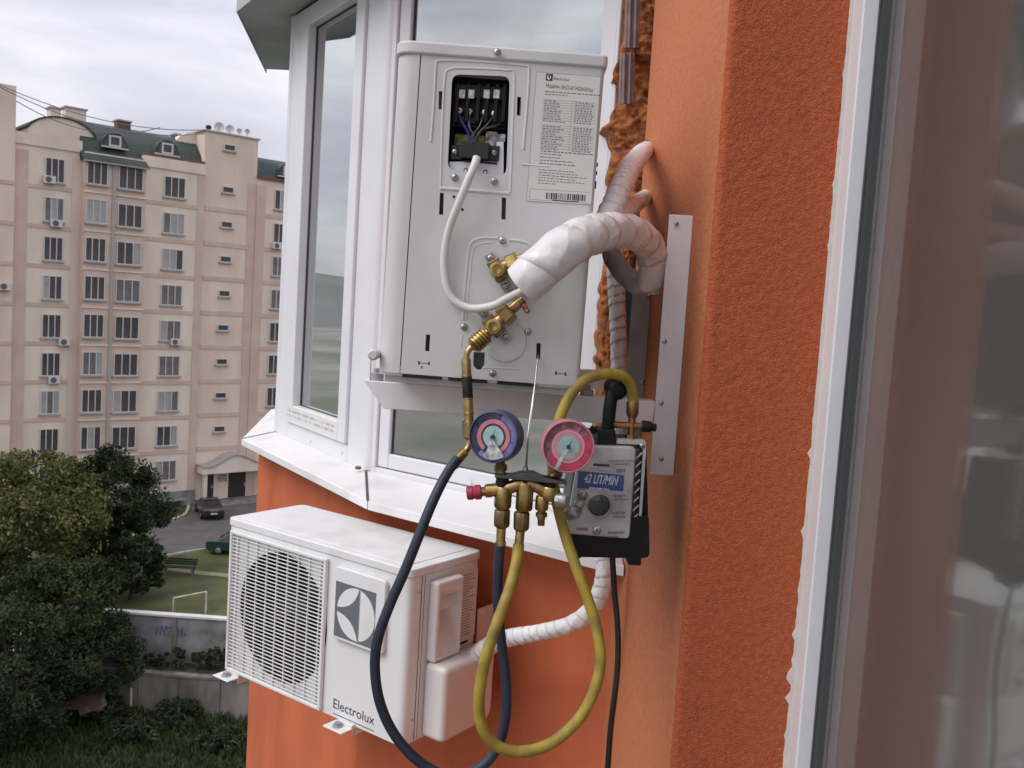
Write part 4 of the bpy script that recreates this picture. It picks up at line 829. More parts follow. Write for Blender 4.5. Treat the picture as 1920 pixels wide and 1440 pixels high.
m = MB(); m.fprism(vf, rquad([vf.px(*q) for q in ((1158, 826), (1212, 828), (1214, 842), (1203, 1004), (1198, 1004), (1208, 843), (1206, 836), (1158, 834))], .002), -.03, -.0126); m.build('rim_plate', mat('rim_aluminium', (.58, .58, .575), .38, .4, var=.2, vs=60), vp, bevel=.002)
screw(vp, vf.P(1204, 836, -.0125), vf.n, .0045, 'bolt')
for k in range(9):
    y = 856 + k * 16.5; x = 1203 - k * 1.05; m = MB(); m.fprism(vf, [vf.px(x - 9, y + 4), vf.px(x + 3, y - 6), vf.px(x + 3, y - 2), vf.px(x - 9, y + 9)], -.15, -.0115); m.build('cooling_fin', MAT['rim_aluminium'], vp, bevel=.001)
m = MB(); m.fprism(vf, rquad([vf.px(*q) for q in ((1200, 838), (1218, 842), (1222, 1010), (1194, 1012))], .004), -.16, -.031); m.build('motor_housing', black, vp, bevel=.008)
m = MB(); m.fprism(vf, rquad([vf.px(*q) for q in ((1060, 999), (1218, 968), (1219, 1046), (1204, 1049), (1062, 1046))], .006), -.17, -.006); m.fprism(vf, rquad([vf.px(*q) for q in ((1174, 1040), (1204, 1042), (1203, 1063), (1178, 1061))], .004), -.05, -.0065); m.fprism(vf, rquad([vf.px(*q) for q in ((1066, 1040), (1090, 1042), (1090, 1050), (1068, 1049))], .004), -.05, -.0065)
m.build('pump_base', black, vp, bevel=.005)
m = MB(); P = [vf.P(1138, 830, -.03), vf.P(1140, 800, -.03), vf.P(1144, 760, -.032), vf.P(1150, 730, -.04), vf.P(1160, 722, -.07), vf.P(1160, 724, -.11)]; m.tube(spline(P, 5), .0100, 12); m.fprism(vf, rquad([vf.px(*q) for q in ((1121, 806), (1156, 808), (1156, 838), (1120, 836))], .004), -.06, -.008); m.lathe(vf.P(1154, 728, -.055), (0, -1, 0), [(.010, -.03), (.0165, -.026), (.0168, .02), (.012, .028), (.004, .03)], 18)
m.build('carry_handle', black, vp, bevel=.003)
m = MB(); m.fprism(vf, [vf.px(*q) for q in ((1104, 806), (1120, 812), (1118, 818), (1100, 812))], -.03, -.02); m.tube([vf.P(1108, 800, -.02), vf.P(1118, 808, -.02), vf.P(1126, 812, -.02)], .003, 8); m.build('lever', black, vp)
m = MB(); m.lathe(vf.P(1186.5, 752, -.03), vf.P(1185, 784, -.03) - vf.P(1186.5, 752, -.03), [(.006, 0), (.0085, .001), (.0095, .004), (.0095, .018), (.0085, .022), (.006, .026)], 14); m.cyl(vf.P(1185, 780, -.03), vf.P(1183, 822, -.03), .0058, 12); m.lathe(vf.P(1183, 798, -.03), (1, 0, 0), [(.0052, -.03), (.0052, .018), (.0065, .0185), (.0065, .022)], 12); m.lathe(vf.P(1183, 815, -.03), (0, 0, -1), [(.009, 0), (.009, .008)], 6)
m.build('inlet_fitting', mat('bronze', (.40, .22, .10), .35, 1, var=.4, vs=60), vp)
m = MB(); m.lathe(vf.P(1203, 798.5, -.03), (1, 0, -.06), [(.0085, 0), (.009, .002), (.0085, .014), (.006, .016), (.006, .022), (.003, .023)], 10); m.build('inlet_cap', black, vp)
# face details
m = MB(); m.use(mat('label_blue', (.022, .055, .22), .42, c2=(.05, .08, .22), vs=70)); q = [vf.px(*a) for a in ((1084, 882), (1170, 890), (1168, 920), (1082, 914))]; m.fprism(vf, q, .0042, .0046)
m.use(mat('label_print', (.62, .64, .66), .5, c2=(.30, .33, .40), vs=160))
b0 = vf.px(1094, 903); b1 = vf.px(1157, 908.5); f = Fr(vf.p(*b0), vf.p(*b1) - vf.p(*b0), None, vf.n); f.W = f.n.cross(f.U); put_text(m, f, 0, 0, .0049, '42 LIT/MIN', .0135, .0495, .15, .0006)
rr = random.Random(2); x = 1104
while x < 1142: w = rr.uniform(2, 5); a = vf.px(x, 911 + (x - 1094) * .087); c_ = vf.px(x + w, 915 + (x - 1094) * .087); m.box(vf, a[0], c_[0], c_[1], a[1], .0044, .0049); x += w + 1.2
x = 1098
m.build('flow_label', None, vfp, smooth=0)
m = MB(); m.use(printd); 
def bar(x0, y0, x1, y1, n=.0045): a, b = vf.px(x0, y0), vf.px(x1, y1); m.box(vf, a[0], b[0], b[1], a[1], .0038, n)
bar(1112, 868, 1142, 874); m.use(worn); bar(1110, 876, 1148, 880)
m.use(printm); rr = random.Random(4)
for (x0, x1, y, h) in ((1140, 1186, 862, 3), (1152, 1180, 868, 3), (1155, 1172, 878, 9), (1149, 1170, 926, 6), (1150, 1176, 934, 4), (1147, 1172, 958, 6), (1148, 1168, 966, 4), (1081, 1101, 988, 6), (1139, 1166, 995, 6), (1142, 1160, 1003, 4)):
    x = x0
    while x < x1: w = rr.uniform(1.5, 4); bar(x, y, x + w, y + h * rr.uniform(.6, 1)); x += w + rr.uniform(.8, 1.6)
tag(m.build('face_print', None, vfp, smooth=0), kind='stuff')
m = MB(); m.lathe(vf.P(1123, 947, .003), vf.n, [(.0185, 0), (.0185, .005), (.0175, .006), (.0165, .005), (.0162, .001)], 28, cap=False); m.build('sight_ring', alu, vfp)
m = MB(); m.lathe(vf.P(1123, 947, .0035), vf.n, [(.0163, 0), (.0163, .0006), (.010, .0022), (.002, .0028)], 28); m.build('sight_glass', mat('oil_glass', (.022, .017, .013), .12, spec=.8), vfp)
screw(vfp, vf.P(1119, 994, .004), vf.n, .007, 'bolt')
m = MB(); a, b = vf.P(1094, 926, .006), vf.P(1072, 975, .012); m.lathe(a, b - a, [(.004, -.004), (.0075, 0), (.0065, .01), (.008, .012), (.008, .02), (.006, .022), (.0085, .026), (.009, .034), (.005, .040)], 10); m.lathe(vf.P(1091, 925, .002), vf.n, [(.0065, 0), (.0065, .008), (.0035, .009), (.0035, .006)], 12); m.lathe(vf.P(1068, 962, .0), vf.n, [(.012, 0), (.009, .012), (.0045, .014)], 9); m.build('drain_fitting', mat('corroded_metal', (.50, .50, .49), .5, .7, c2=(.10, .095, .09), vs=110, bump=.5, bs=150), vfp)
hose('power_cable', [(1148, 1040, 1.42), (1150, 1075, 1.42), (1152, 1110, 1.42), (1157, 1160, 1.415), (1159, 1210, 1.41), (1157, 1262, 1.405), (1151, 1315, 1.40), (1145, 1365, 1.40), (1141, 1420, 1.40), (1138, 1490, 1.40), (1136, 1700, 1.40)], .0047, mat('cord_black', (.022, .011, .010), .3, var=.3, vs=30, spec=.6),
     'black power cable hanging straight down from the vacuum pump', 'cable')

# ================================================================== GROUND, YARD, WALLS
GZ = -18.0
def v(x, y, z=0): return V((x, y, z))
grass_m = mat('yard_grass', (.085, .105, .032), .95, c2=(.05, .052, .022), vs=.5, detail=9, bump=.6, bs=6, bd=.05)
grass_d = mat('rough_grass', (.030, .050, .016), .95, c2=(.014, .020, .009), vs=.7, detail=9, bump=.8, bs=5, bd=.08)
asph = mat('asphalt', (.115, .108, .105), .9, var=.25, vs=.9, detail=10, bump=.3, bs=40)
conc = mat('weathered_concrete', (.28, .275, .27), .9, c2=(.10, .10, .095), vs=.9, detail=9, bump=.4, bs=12, bd=.02, lo=.3, hi=.68)
conc_d = mat('stained_concrete', (.24, .215, .19), .9, c2=(.085, .075, .06), vs=.8, detail=9, bump=.4, bs=10, bd=.02, stretch=(1, 1, .35))
kerb_m = mat('kerb_stone', (.50, .46, .38), .9, var=.3, vs=3)
# yard sheet on the upper level and everything out to the horizon
m = MB(); m.add([v(-62, 48.6, GZ), v(40, 48.6, GZ), v(40, 125, GZ), v(-62, 125, GZ)], [(0, 1, 2, 3)]); tag(m.build('yard_ground', grass_m, smooth=0), kind='structure')
m = MB(); m.add([v(-70, -30, -22.1), v(60, -30, -22.1), v(60, 48.5, -22.1), v(-70, 48.5, -22.1)], [(0, 1, 2, 3)]); tag(m.build('lower_ground', grass_d, smooth=0), kind='structure')
m = MB(); m.add([v(-4000, -3000, -22.11), v(4000, -3000, -22.11), v(4000, 48.5, -22.11), v(-4000, 48.5, -22.11)], [(0, 1, 2, 3)]); m.add([v(-4000, 48.62, GZ - .02), v(4000, 48.62, GZ - .02), v(4000, 4000, GZ - .02), v(-4000, 4000, GZ - .02)], [(0, 1, 2, 3)]); tag(m.build('town_ground', mat('town_ground', (.30, .29, .27), .95, c2=(.15, .165, .12), vs=.03, detail=9), smooth=0), kind='structure')
m = MB(); m.add([v(-40, 46.6, -19.95), v(60, 46.6, -19.95), v(60, 48.3, -19.95), v(-40, 48.3, -19.95)], [(0, 1, 2, 3)]); tag(m.build('terrace_soil', mat('dark_soil', (.055, .05, .04), .95, var=.4, vs=2), smooth=0), kind='structure')
# drive
road = [Zp(*q, GZ) for q in ((352, 944), (360, 955), (352, 968), (300, 985), (262, 1000), (225, 1040), (290, 1036), (340, 1035), (420, 1026))] + [v(2, 62.5, GZ), v(2, 84, GZ)]
m = MB(); m.add([q + V((0, 0, .006)) for q in road], [tuple(range(len(road)))]); tag(m.build('drive', asph, smooth=0), kind='structure')
def kerb(pts, w=.22, h=.13, label=None):
    S = spline([Zp(*q, GZ) for q in pts], 6); m = MB(); vs = []
    for i, p in enumerate(S):
        d = (S[min(i + 1, len(S) - 1)] - S[max(i - 1, 0)]).normalized(); n = V((-d.y, d.x, 0)) * w / 2
        vs += [p + n, p + n + V((0, 0, h)), p - n + V((0, 0, h)), p - n]
    k = len(S); m.add(vs, [(i * 4 + j, i * 4 + (j + 1) % 4, (i + 1) * 4 + (j + 1) % 4, (i + 1) * 4 + j) for i in range(k - 1) for j in range(4)]); return tag(m.build('kerb', kerb_m, smooth=30), kind='structure')
kerb([(350, 943), (353, 952), (346, 966), (318, 977), (290, 985), (262, 998), (235, 1020)])
kerb([(262, 1072), (275, 1052), (300, 1046), (340, 1038), (380, 1032), (430, 1028)], .16)
m = MB(); P = [Zp(*q, GZ) for q in ((255, 1062), (300, 1068), (360, 1076), (420, 1082), (470, 1084))]; Q = [q + V((-.1, .75, 0)) for q in P]; m.add([q + V((0, 0, .012)) for q in P + Q[::-1]], [tuple(range(10))]); tag(m.build('path', mat('sandy_path', (.30, .27, .19), .95, c2=(.15, .145, .08), vs=.6, detail=8), smooth=0), kind='structure')
# upper concrete wall with white coping
cw = thing('concrete_wall', (-17, 48.2, -20), 'grey concrete panel wall with a white coping below the grass yard', 'wall')
wf = Fr((-20.3, 48.15, 0), (1, -.02, 0))
for k in range(5):
    m = MB(); u0 = -5.2 + k * 4.1; m.box(wf, u0 + .02, u0 + 4.08, -20.1, -17.46, -.25, 0); m.build('panel', conc, cw, bevel=.02)
    m = MB(); m.box(wf, u0 - .12, u0 + .12, -20.1, -17.44, -.2, .06); m.build('post', conc_d, cw)
m = MB(); m.box(wf, -5.3, 15.4, -17.44, -17.33, -.34, .09); m.build('coping', mat('coping_white', (.62, .61, .60), .8, var=.2, vs=3), cw)
m = MB(); rr = random.Random(3); cg = mat('spray_blue', (.05, .06, .20), .8, c2=(.20, .20, .24), vs=7)
for k in range(7):
    u = 2.0 + k * .22; m.tube(spline([wf.p(u, -18.35 + rr.uniform(-.2, .1), .003), wf.p(u + .1, -18.0 + rr.uniform(-.1, .1), .003), wf.p(u + .25, -18.45 + rr.uniform(-.1, .1), .003)], 4), .045, 6)
m.build('spray_paint', cg, cw)
rwl = thing('retaining_wall', (-15, 46.5, -22), 'low stained retaining wall in front of the concrete wall', 'wall')
rf = Fr((-20.6, 46.6, 0), (1, -.03, 0)); xs = [0, 2.0, 4.2, 6.4, 8.6, 12, 16, 20]
for a, b in zip(xs, xs[1:]): m = MB(); m.box(rf, a + .01, b - .01, -22.2, -20.02 - .02 * (a % 3), -.3, 0); m.build('block', conc_d, rwl, bevel=.03)
m = MB(); m.box(rf, -.1, 20.1, -20.06, -19.93, -.34, .05); m.build('cap', mat('cap_concrete', (.22, .20, .18), .9, var=.4, vs=2), rwl)
# side wall running back under the trees
sw = thing('side_wall', (-21.5, 45, -22), 'dark side wall slanting away under the trees at the left', 'wall'); m = MB(); m.prism([v(-20.9, 47.9, -22.2), v(-24.2, 43.5, -22.2), v(-24.45, 43.7, -22.2), v(-21.1, 48.1, -22.2)], V((0, 0, 3.0))); m.build('wall_face', conc_d, sw)
# goal-like pipe frame
gp = thing('pipe_frame', tuple(Zp(354, 1155, GZ)), 'thin white pipe frame standing in the grass yard', 'goal frame'); m = MB(); A, B = Zp(324, 1163, GZ), Zp(385, 1168, GZ); hA, hB = 1.25, 1.75
m = MB(); m.cyl(A - v(0, 0, .3), A + v(0, 0, hA), .045, 8); m.build('post', kerb_m, gp); m = MB(); m.cyl(B - v(0, 0, .3), B + v(0, 0, hB), .05, 8); m.build('post', kerb_m, gp); m = MB(); m.cyl(A + v(0, 0, hA), B + v(0, 0, hB), .045, 8); m.build('crossbar', kerb_m, gp)
# bench
bp = Zp(334, 1078, GZ); bn = thing('park_bench', tuple(bp), 'dark green wooden park bench standing beside the sandy path', 'bench', R(4)); bf = Fr(bp, (math.cos(R(4)), math.sin(R(4)), 0)); bg_ = mat('bench_green', (.022, .035, .022), .7, var=.3, vs=6)
for k in range(3): m = MB(); m.box(bf, -1.05, 1.05, .44, .48, -.40 + k * .15, -.27 + k * .15); m.build('seat_slat', bg_, bn)
for k in range(3): m = MB(); m.box(bf, -1.05, 1.05, .55 + k * .14, .66 + k * .14, -.50 - .03 * k, -.46 - .03 * k); m.build('back_slat', bg_, bn)
for u in (-.85, .85): m = MB(); m.box(bf, u - .05, u + .05, 0, .44, -.42, -.34); m.box(bf, u - .05, u + .05, 0, .44, .0, .08); m.box(bf, u - .05, u + .05, .40, .95, -.56, -.51); m.build('leg', conc_d, bn)
# cars
car_glass = mat('car_glass', (.012, .014, .016), .08, spec=.9)
def make_car(name, loc, rz, c, label):
    t = thing(name, loc, label, 'car', rz); X = lambda a: Mx.Rotation(rz, 3, 'Z') @ V(a) + V(loc); paint = mat(name + '_' + label[:5] + '_paint', c, .25, coat=.8, spec=.6)
    body = [(-2.2, .32), (-2.24, .62), (-2.16, .82), (-1.5, .94), (-.95, .97), (1.35, .97), (2.05, .98), (2.2, .85), (2.24, .6), (2.18, .3), (1.75, .26), (-1.75, .26)]
    m = MB(); m.prism([X((x, -.82, z)) for x, z in body], X((0, .82, 0)) - X((0, -.82, 0))); m.build('body', paint, t, bevel=.09, seg=3)
    cab = [(-1.05, .93), (-.35, 1.38), (.15, 1.44), (.75, 1.40), (1.5, .96)]; m = MB(); lo_ = [X((x, s * (.80 if z < 1.1 else .62), z)) for s in (-1, 1) for x, z in cab]
    m.add(lo_, [(0, 1, 2, 3, 4), (9, 8, 7, 6, 5), (0, 5, 6, 1), (1, 6, 7, 2), (2, 7, 8, 3), (3, 8, 9, 4), (0, 4, 9, 5)]); m.build('cabin', car_glass, t, bevel=.03)
    m = MB(); m.prism([X((x, -.60, z)) for x, z in ((-.42, 1.36), (.15, 1.445), (.78, 1.40), (.78, 1.43), (.15, 1.475), (-.4, 1.39))], X((0, .60, 0)) - X((0, -.60, 0))); m.build('roof', paint, t, bevel=.01)
    for x in (-1.38, 1.36):
        for s in (-1, 1):
            m = MB(); m.lathe(X((x, s * .70, .32)), X((0, s, 0)) - X((0, 0, 0)), [(.32, 0), (.32, .17), (.30, .19)], 20); w = m.build('wheel', blackr, t); m = MB(); m.lathe(X((x, s * .885, .32)), X((0, s, 0)) - X((0, 0, 0)), [(.20, 0), (.18, .012), (.05, .02)], 12); m.build('rim', zinc, w)
    for s in (-1, 1):
        m = MB(); m.prism([X((2.10, s * .55 - .2, .70)), X((2.10, s * .55 + .2, .70)), X((2.10, s * .55 + .2, .86)), X((2.10, s * .55 - .2, .86))], X((.15, 0, 0)) - X((0, 0, 0))); m.build('tail_light', mat('tail_red', (.12, .01, .01), .3), t, bevel=.02)
        m = MB(); m.prism([X((-2.10, s * .58 - .18, .62)), X((-2.10, s * .58 + .18, .62)), X((-2.10, s * .58 + .18, .76)), X((-2.10, s * .58 - .18, .76))], X((-.13, 0, 0)) - X((0, 0, 0))); m.build('headlight', mat('headlight_clear', (.5, .5, .5), .2), t, bevel=.02)
    m = MB(); m.prism([X((2.2, -.26, .52)), X((2.2, .26, .52)), X((2.2, .26, .63)), X((2.2, -.26, .63))], X((.06, 0, 0)) - X((0, 0, 0))); m.build('number_plate', mat('plate_white', (.6, .6, .58), .5), t)
    return t
make_car('parked_car', (-24.0, 73.6, GZ + .01), R(-62), (.010, .010, .014), 'black saloon parked at the entrance steps')
make_car('parked_car', (-18.3, 63.2, GZ + .01), R(186), (.012, .05, .042), 'dark green car half hidden behind the lower unit')

# ================================================================== FAR APARTMENT BLOCK
ang = R(42); FT = V((math.cos(ang), math.sin(ang), 0)); FN = V((FT.y, -FT.x, 0)); FO = V((-28.29, 75.6, 0))
ab = thing('apartment_block', (FO.x, FO.y, GZ), 'cream nine storey apartment block with green mansard roof across the yard', 'apartment block', ang)
af = Fr(FO, FT, (0, 0, 1), FN)
def fp(px, py, off=0): return af.px(px, py, off)
cream = mat('cream_render', (.72, .60, .495), .9, c2=(.62, .505, .41), vs=.6, detail=9, stretch=(1, 1, .25), bump=.1, bs=3)
cream_l = mat('pale_render', (.74, .645, .545), .9, c2=(.63, .54, .45), vs=.6, detail=9, stretch=(1, 1, .25))
peach = mat('peach_band', (.60, .465, .385), .9, c2=(.52, .39, .32), vs=.5, detail=8)
pinkw = mat('pink_render', (.61, .48, .40), .9, c2=(.53, .40, .33), vs=.4, detail=8)
roof_g = mat('green_roof', (.036, .052, .045), .6, var=.35, vs=1.2, stretch=(1, 1, 4))
rust = mat('brown_ledge', (.16, .085, .07), .8, var=.3, vs=2)
glass_far = mat('far_glass_dark', (.075, .066, .068), .3, var=.4, vs=.5, spec=.45); glass_cur = mat('far_glass_curtain', (.17, .155, .152), .3, var=.35, vs=1.5); glass_pale = mat('far_glass_pale', (.36, .36, .35), .3, var=.2, vs=1.5)
fw = mat('far_window_white', (.56, .55, .54), .5); sill_far = mat('far_sill', (.36, .33, .31), .7)
def wall(name, s0, s1, z0, z1, n0, n1, m_): m = MB(); m.box(af, s0, s1, z0, z1, n0, n1); return m.build(name, m_, ab)
Z0 = GZ
wall('left_wall', -26, -11.95, Z0, 13.95, -12, .35, cream)
wall('column_wall', -11.95, -7.3, Z0, 10.0, -12, 0, cream_l); wall('bay_column', -7.3, -2.75, Z0, 9.45, -12, .9, pinkw)
wall('column_wall', -2.75, 2.35, Z0, 9.7, -12, .1, cream_l); wall('stair_tower', 2.35, 7.05, Z0, 13.35, -10, -.12, cream); wall('right_wall', 7.05, 26, Z0, 10.1, -12, -.05, cream)
wall('parapet', -11.95, -7.3, 10.0, 10.85, -.35, .12, cream_l); wall('parapet', -2.72, 2.36, 9.7, 10.55, -.35, .22, cream_l); wall('parapet', 7.05, 26, 10.1, 10.35, -.3, .12, rust)
wall('roof_ledge', -2.75, 2.37, 10.55, 10.8, -1.4, .0, rust)
FZ = [8.45 + 1.38 - 2.91 * k for k in range(9)]
cols = {'a': (-9.17, 0, 1.34, 1.78, -.05), 'b': (-6.42, .9, 1.5, 1.80, .12), 'c': (-3.92, .9, 1.85, 1.76, .05), 'd': (-.16, .1, 1.72, 1.66, -.10), 'f': (9.55, -.05, 1.6, 1.7, .08)}
for k, z in enumerate(FZ):                     # storey bands
    if k: wall('floor_band', -11.4, -7.3, z - .14 + .15, z + .30, 0, .05, peach) ; wall('floor_band', -2.75, 2.2, z - .12, z + .20, .1, .15, peach); wall('floor_band', 2.5, 6.3, z - .06, z + .32, -.12, -.07, peach); wall('floor_band', 7.9, 20, z - .06, z + .3, -.05, .0, peach)
    if k: wall('floor_band', -26, -11.95, z, z + .3, .35, .40, peach)
    m = MB(); m.box(af, -7.36, -2.69, z + .10, z + .20, .9, 1.0); m.build('ledge', cream_l, ab)
    wall('spandrel', -7.25, -5.3, z - .95, z + .095, .9, .925, peach if k % 3 else pinkw) if k else None
for s0, s1, n, mm in ((-11.95, -11.0, .06, peach), (-7.95, -7.3, .06, cream), (1.75, 2.35, .16, peach), (6.3, 7.05, -.06, peach), (7.05, 7.9, .02, peach)): wall('pilaster', s0, s1, Z0, 9.6, n - .2, n, mm)
wall('downpipe', -5.30, -5.05, Z0, 9.3, .9, 1.02, sill_far)
wall('plinth', -26, -2.7, Z0, -16.7, .35, .98, conc_d); wall('plinth', -2.7, 2.4, Z0, -16.75, .1, .25, conc)
# one window of each kind; the rest are copies with their panes
WM = {}
def win_meshes(kind, w, h):
    if kind in WM: return WM[kind]
    l = Fr((0, 0, 0), (1, 0, 0)); nP = 1 if kind == 'e' else 3; t = .06
    m = MB(); m.use(fw); m.frame(l, -w / 2, w / 2, -h / 2, h / 2, t, -.06, .03)
    for i in range(1, nP): u = -w / 2 + w * i / nP; m.box(l, u - t * .55, u + t * .55, -h / 2 + t, h / 2 - t, -.06, .03)
    m.use(sill_far); m.box(l, -w / 2 - .1, w / 2 + .1, -h / 2 - .12, -h / 2 - .001, -.05, .14)
    o = m.build('window', None, None, smooth=0); o.data['k'] = kind; fm_ = o.data; bpy.data.objects.remove(o); ps = []
    for i in range(nP):
        a = -w / 2 + w * i / nP + t * .6; b = -w / 2 + w * (i + 1) / nP - t * .6; mesh = []
        for gm in (glass_far, glass_cur, glass_pale):
            m = MB(); m.box(l, a, b, -h / 2 + t, h / 2 - t, -.05, -.02); o = m.build('pane', gm, None, smooth=0); mesh.append(o.data); bpy.data.objects.remove(o)
        ps.append(mesh)
    WM[kind] = (fm_, ps); return WM[kind]
wr = random.Random(21)
def place_win(kind, s, z, n, w, h):
    fm_, ps = win_meshes(kind, w, h); o = bpy.data.objects.new('window', fm_); col.objects.link(o); o.parent = ab; o.location = (s, -(n + .055), z - GZ)
    mood = wr.random()
    for mesh in ps:
        r_ = wr.random(); i = 0 if (kind == 'e' or mood < .72 and r_ < .9) else (1 if r_ < .7 else 2)
        p = bpy.data.objects.new('pane', mesh[i]); col.objects.link(p); p.parent = o
for k in range(9):
    for kind, (s, n, w, h_, dz) in cols.items():
        if kind == 'b' and k == 8: pass
        place_win(kind, s, 8.45 - 2.91 * k + dz, n, w, h_)
    if k < 8: place_win('e', 4.47, 8.78 - 2.92 * k, -.12, 1.0, .52)
    place_win('f', 12.8, 8.5 - 2.91 * k, -.05, 1.6, 1.7); place_win('f', 17.5, 8.5 - 2.91 * k, -.05, 1.6, 1.7); 
    place_win('f', -15.2, 8.5 - 2.91 * k, .35, 1.6, 1.7); place_win('f', -20, 8.5 - 2.91 * k, .35, 1.6, 1.7)
place_win('e', 4.47, 12.3, -.12, 1.0, .52)
# roofs
def roof_prism(name, prof, s0, s1, m_): m = MB(); m.prism([af.p(s0, z, n) for n, z in prof], FT * (s1 - s0)); return m.build(name, m_, ab)
roof_prism('mansard_roof', [(-.2, 10.2), (-.9, 11.4), (-2.0, 12.5), (-3.2, 12.9), (-8, 12.9), (-8, 10.2)], -7.2, 2.34, roof_g)
roof_prism('eaves_roof', [(1.25, 9.42), (1.2, 9.36), (-.4, 9.46), (-.4, 10.3), (-.1, 10.3)], -7.45, -2.6, roof_g)
m = MB(); m.box(af, -7.5, -2.58, 9.3, 9.4, 1.2, 1.32); m.build('gutter', sill_far, ab)
roof_prism('mansard_roof', [(-.2, 10.3), (-.9, 11.6), (-2.0, 12.2), (-6, 12.4), (-6, 10.3)], 7.05, 22, roof_g)
m = MB(); pts = [(-10.9, 10.3)] + [(-8.45 + 2.45 * math.cos(R(180 - 180 * i / 14)), 10.9 + 1.55 * math.sin(R(180 - 180 * i / 14))) for i in range(15)] + [(-6.0, 10.3)]; m.fprism(af, pts, -6, -.9); m.build('arched_gable', cream_l, ab, smooth=30)
m = MB(); m.fprism(af, [(-8.45 + 2.6 * math.cos(R(160 - 140 * i / 14)), 10.95 + 1.62 * math.sin(R(160 - 140 * i / 14))) for i in range(15)] + [(-8.45 + 2.45 * math.cos(R(20 + 140 * i / 14)), 10.9 + 1.552 * math.sin(R(20 + 140 * i / 14))) for i in range(15)], -6.1, -.8); m.build('arch_coping', roof_g, ab)
for s, z in ((-4.85, 11.35), (-.75, 11.45), (10.0, 11.2)):
    m = MB(); pts = [(s + .98 * math.cos(R(180 * i / 12)), z - .55 + 1.15 * math.sin(R(180 * i / 12))) for i in range(13)]; m.fprism(af, pts, -3.2, -.15); d = m.build('dormer', roof_g, ab, smooth=30)
    m = MB(); m.fprism(af, [(s + .80 * math.cos(R(180 * i / 12)), z - .5 + .95 * math.sin(R(180 * i / 12))) for i in range(13)], -.2, -.12); m.build('dormer_glass', glass_far, d)
    m = MB(); m.frame(af, s - .46, s + .46, z - .50, z + .36, .13, -.15, -.08); m.box(af, s - 1.0, s + 1.0, z - .63, z - .53, -.2, -.06); m.build('dormer_frame', fw, d, smooth=0)
for s, z0, w, h_, n in ((-8.6, 12.2, .38, 1.1, -2.2), (-6.9, 12.2, .75, 1.5, -3), (-3.2, 12.4, .5, 1.0, -3), (1.5, 12.5, .5, .6, -3)):
    m = MB(); m.box(af, s - w, s + w, z0 - .6, z0 + h_, n - 1, n); c_ = m.build('chimney', cream_l if s < -5 else rust, ab); m = MB(); m.box(af, s - w - .1, s + w + .1, z0 + h_ + .001, z0 + h_ + .12, n - 1.1, n + .1); m.build('chimney_cap', sill_far, c_)
m = MB(); m.box(af, 2.2, 7.2, 13.35, 13.47, -10.1, .0); m.build('tower_coping', sill_far, ab)
m = MB(); pts = [(2.36, 10.6), (2.36, 13.3), (1.5, 13.2), (1.0, 12.9), (.55, 12.4), (.35, 11.6), (.3, 10.6)]; m.fprism(af, pts, -6, -1.9); m.build('side_arch', cream_l, ab)
# entrance porch
pcs = [(2.5, -15.28), (2.5, -14.72), (3.2, -14.72), (3.9, -14.5), (4.6, -14.1), (5.3, -13.82), (5.9, -13.85), (6.6, -14.15), (7.4, -14.55), (8.2, -14.78), (8.9, -14.78), (8.9, -15.28)]
m = MB(); m.fprism(af, pcs, -.1, 1.3); m.build('porch_canopy', cream_l, ab)
m = MB(); top = pcs[1:-1]; m.fprism(af, [(u, v_ + .13) for u, v_ in top] + [(u, v_ + .002) for u, v_ in top[::-1]], -.1, 1.42); m.build('canopy_edge', sill_far, ab)
wall('porch_column', 2.75, 3.05, Z0, -15.285, .75, 1.1, cream_l); wall('porch_column', 8.3, 8.6, Z0, -15.285, .75, 1.1, cream_l); wall('porch_wall', 4.1, 5.42, -17.8, -15.285, -.1, .02, cream_l)
for s0, s1 in ((3.15, 4.1), (5.45, 7.1)):
    m = MB(); m.box(af, s0, s1, -17.75, -15.4, -.11, -.03); d = m.build('entrance_door', mat('door_brown', (.03, .018, .018), .5, var=.3, vs=4), ab); m = MB(); m.box(af, s1 - .2, s1 - .1, -16.8, -16.5, -.03, .02); m.build('handle', zinc, d)
m = MB(); m.box(af, 4.4, 5.3, -16.3, -15.6, .021, .03); m.build('notice_board', mat('notice', (.5, .48, .46), .7, c2=(.16, .13, .16), vs=6), ab)
for k in range(4): m = MB(); m.box(af, 3.0, 9.2, Z0 - .1, Z0 + .24 - .06 * k, .0 + .02 + (.8 if k == 0 else .8 + .35 * (k - 1)), .8 + .35 * k + .02) if k else m.box(af, 3.0, 9.2, Z0 - .1, Z0 + .24, -.11, .81); m.build('step', conc, ab)
m = MB(); m.box(af, -1.3, 1.4, -17.42, -17.30, .25, 1.0); m.build('basement_canopy', conc, ab); 
for k in range(3): m = MB(); m.box(af, -.95 + k * .75, -.35 + k * .75, -17.95, -17.5, .251, .27); m.build('basement_window', glass_far, ab)
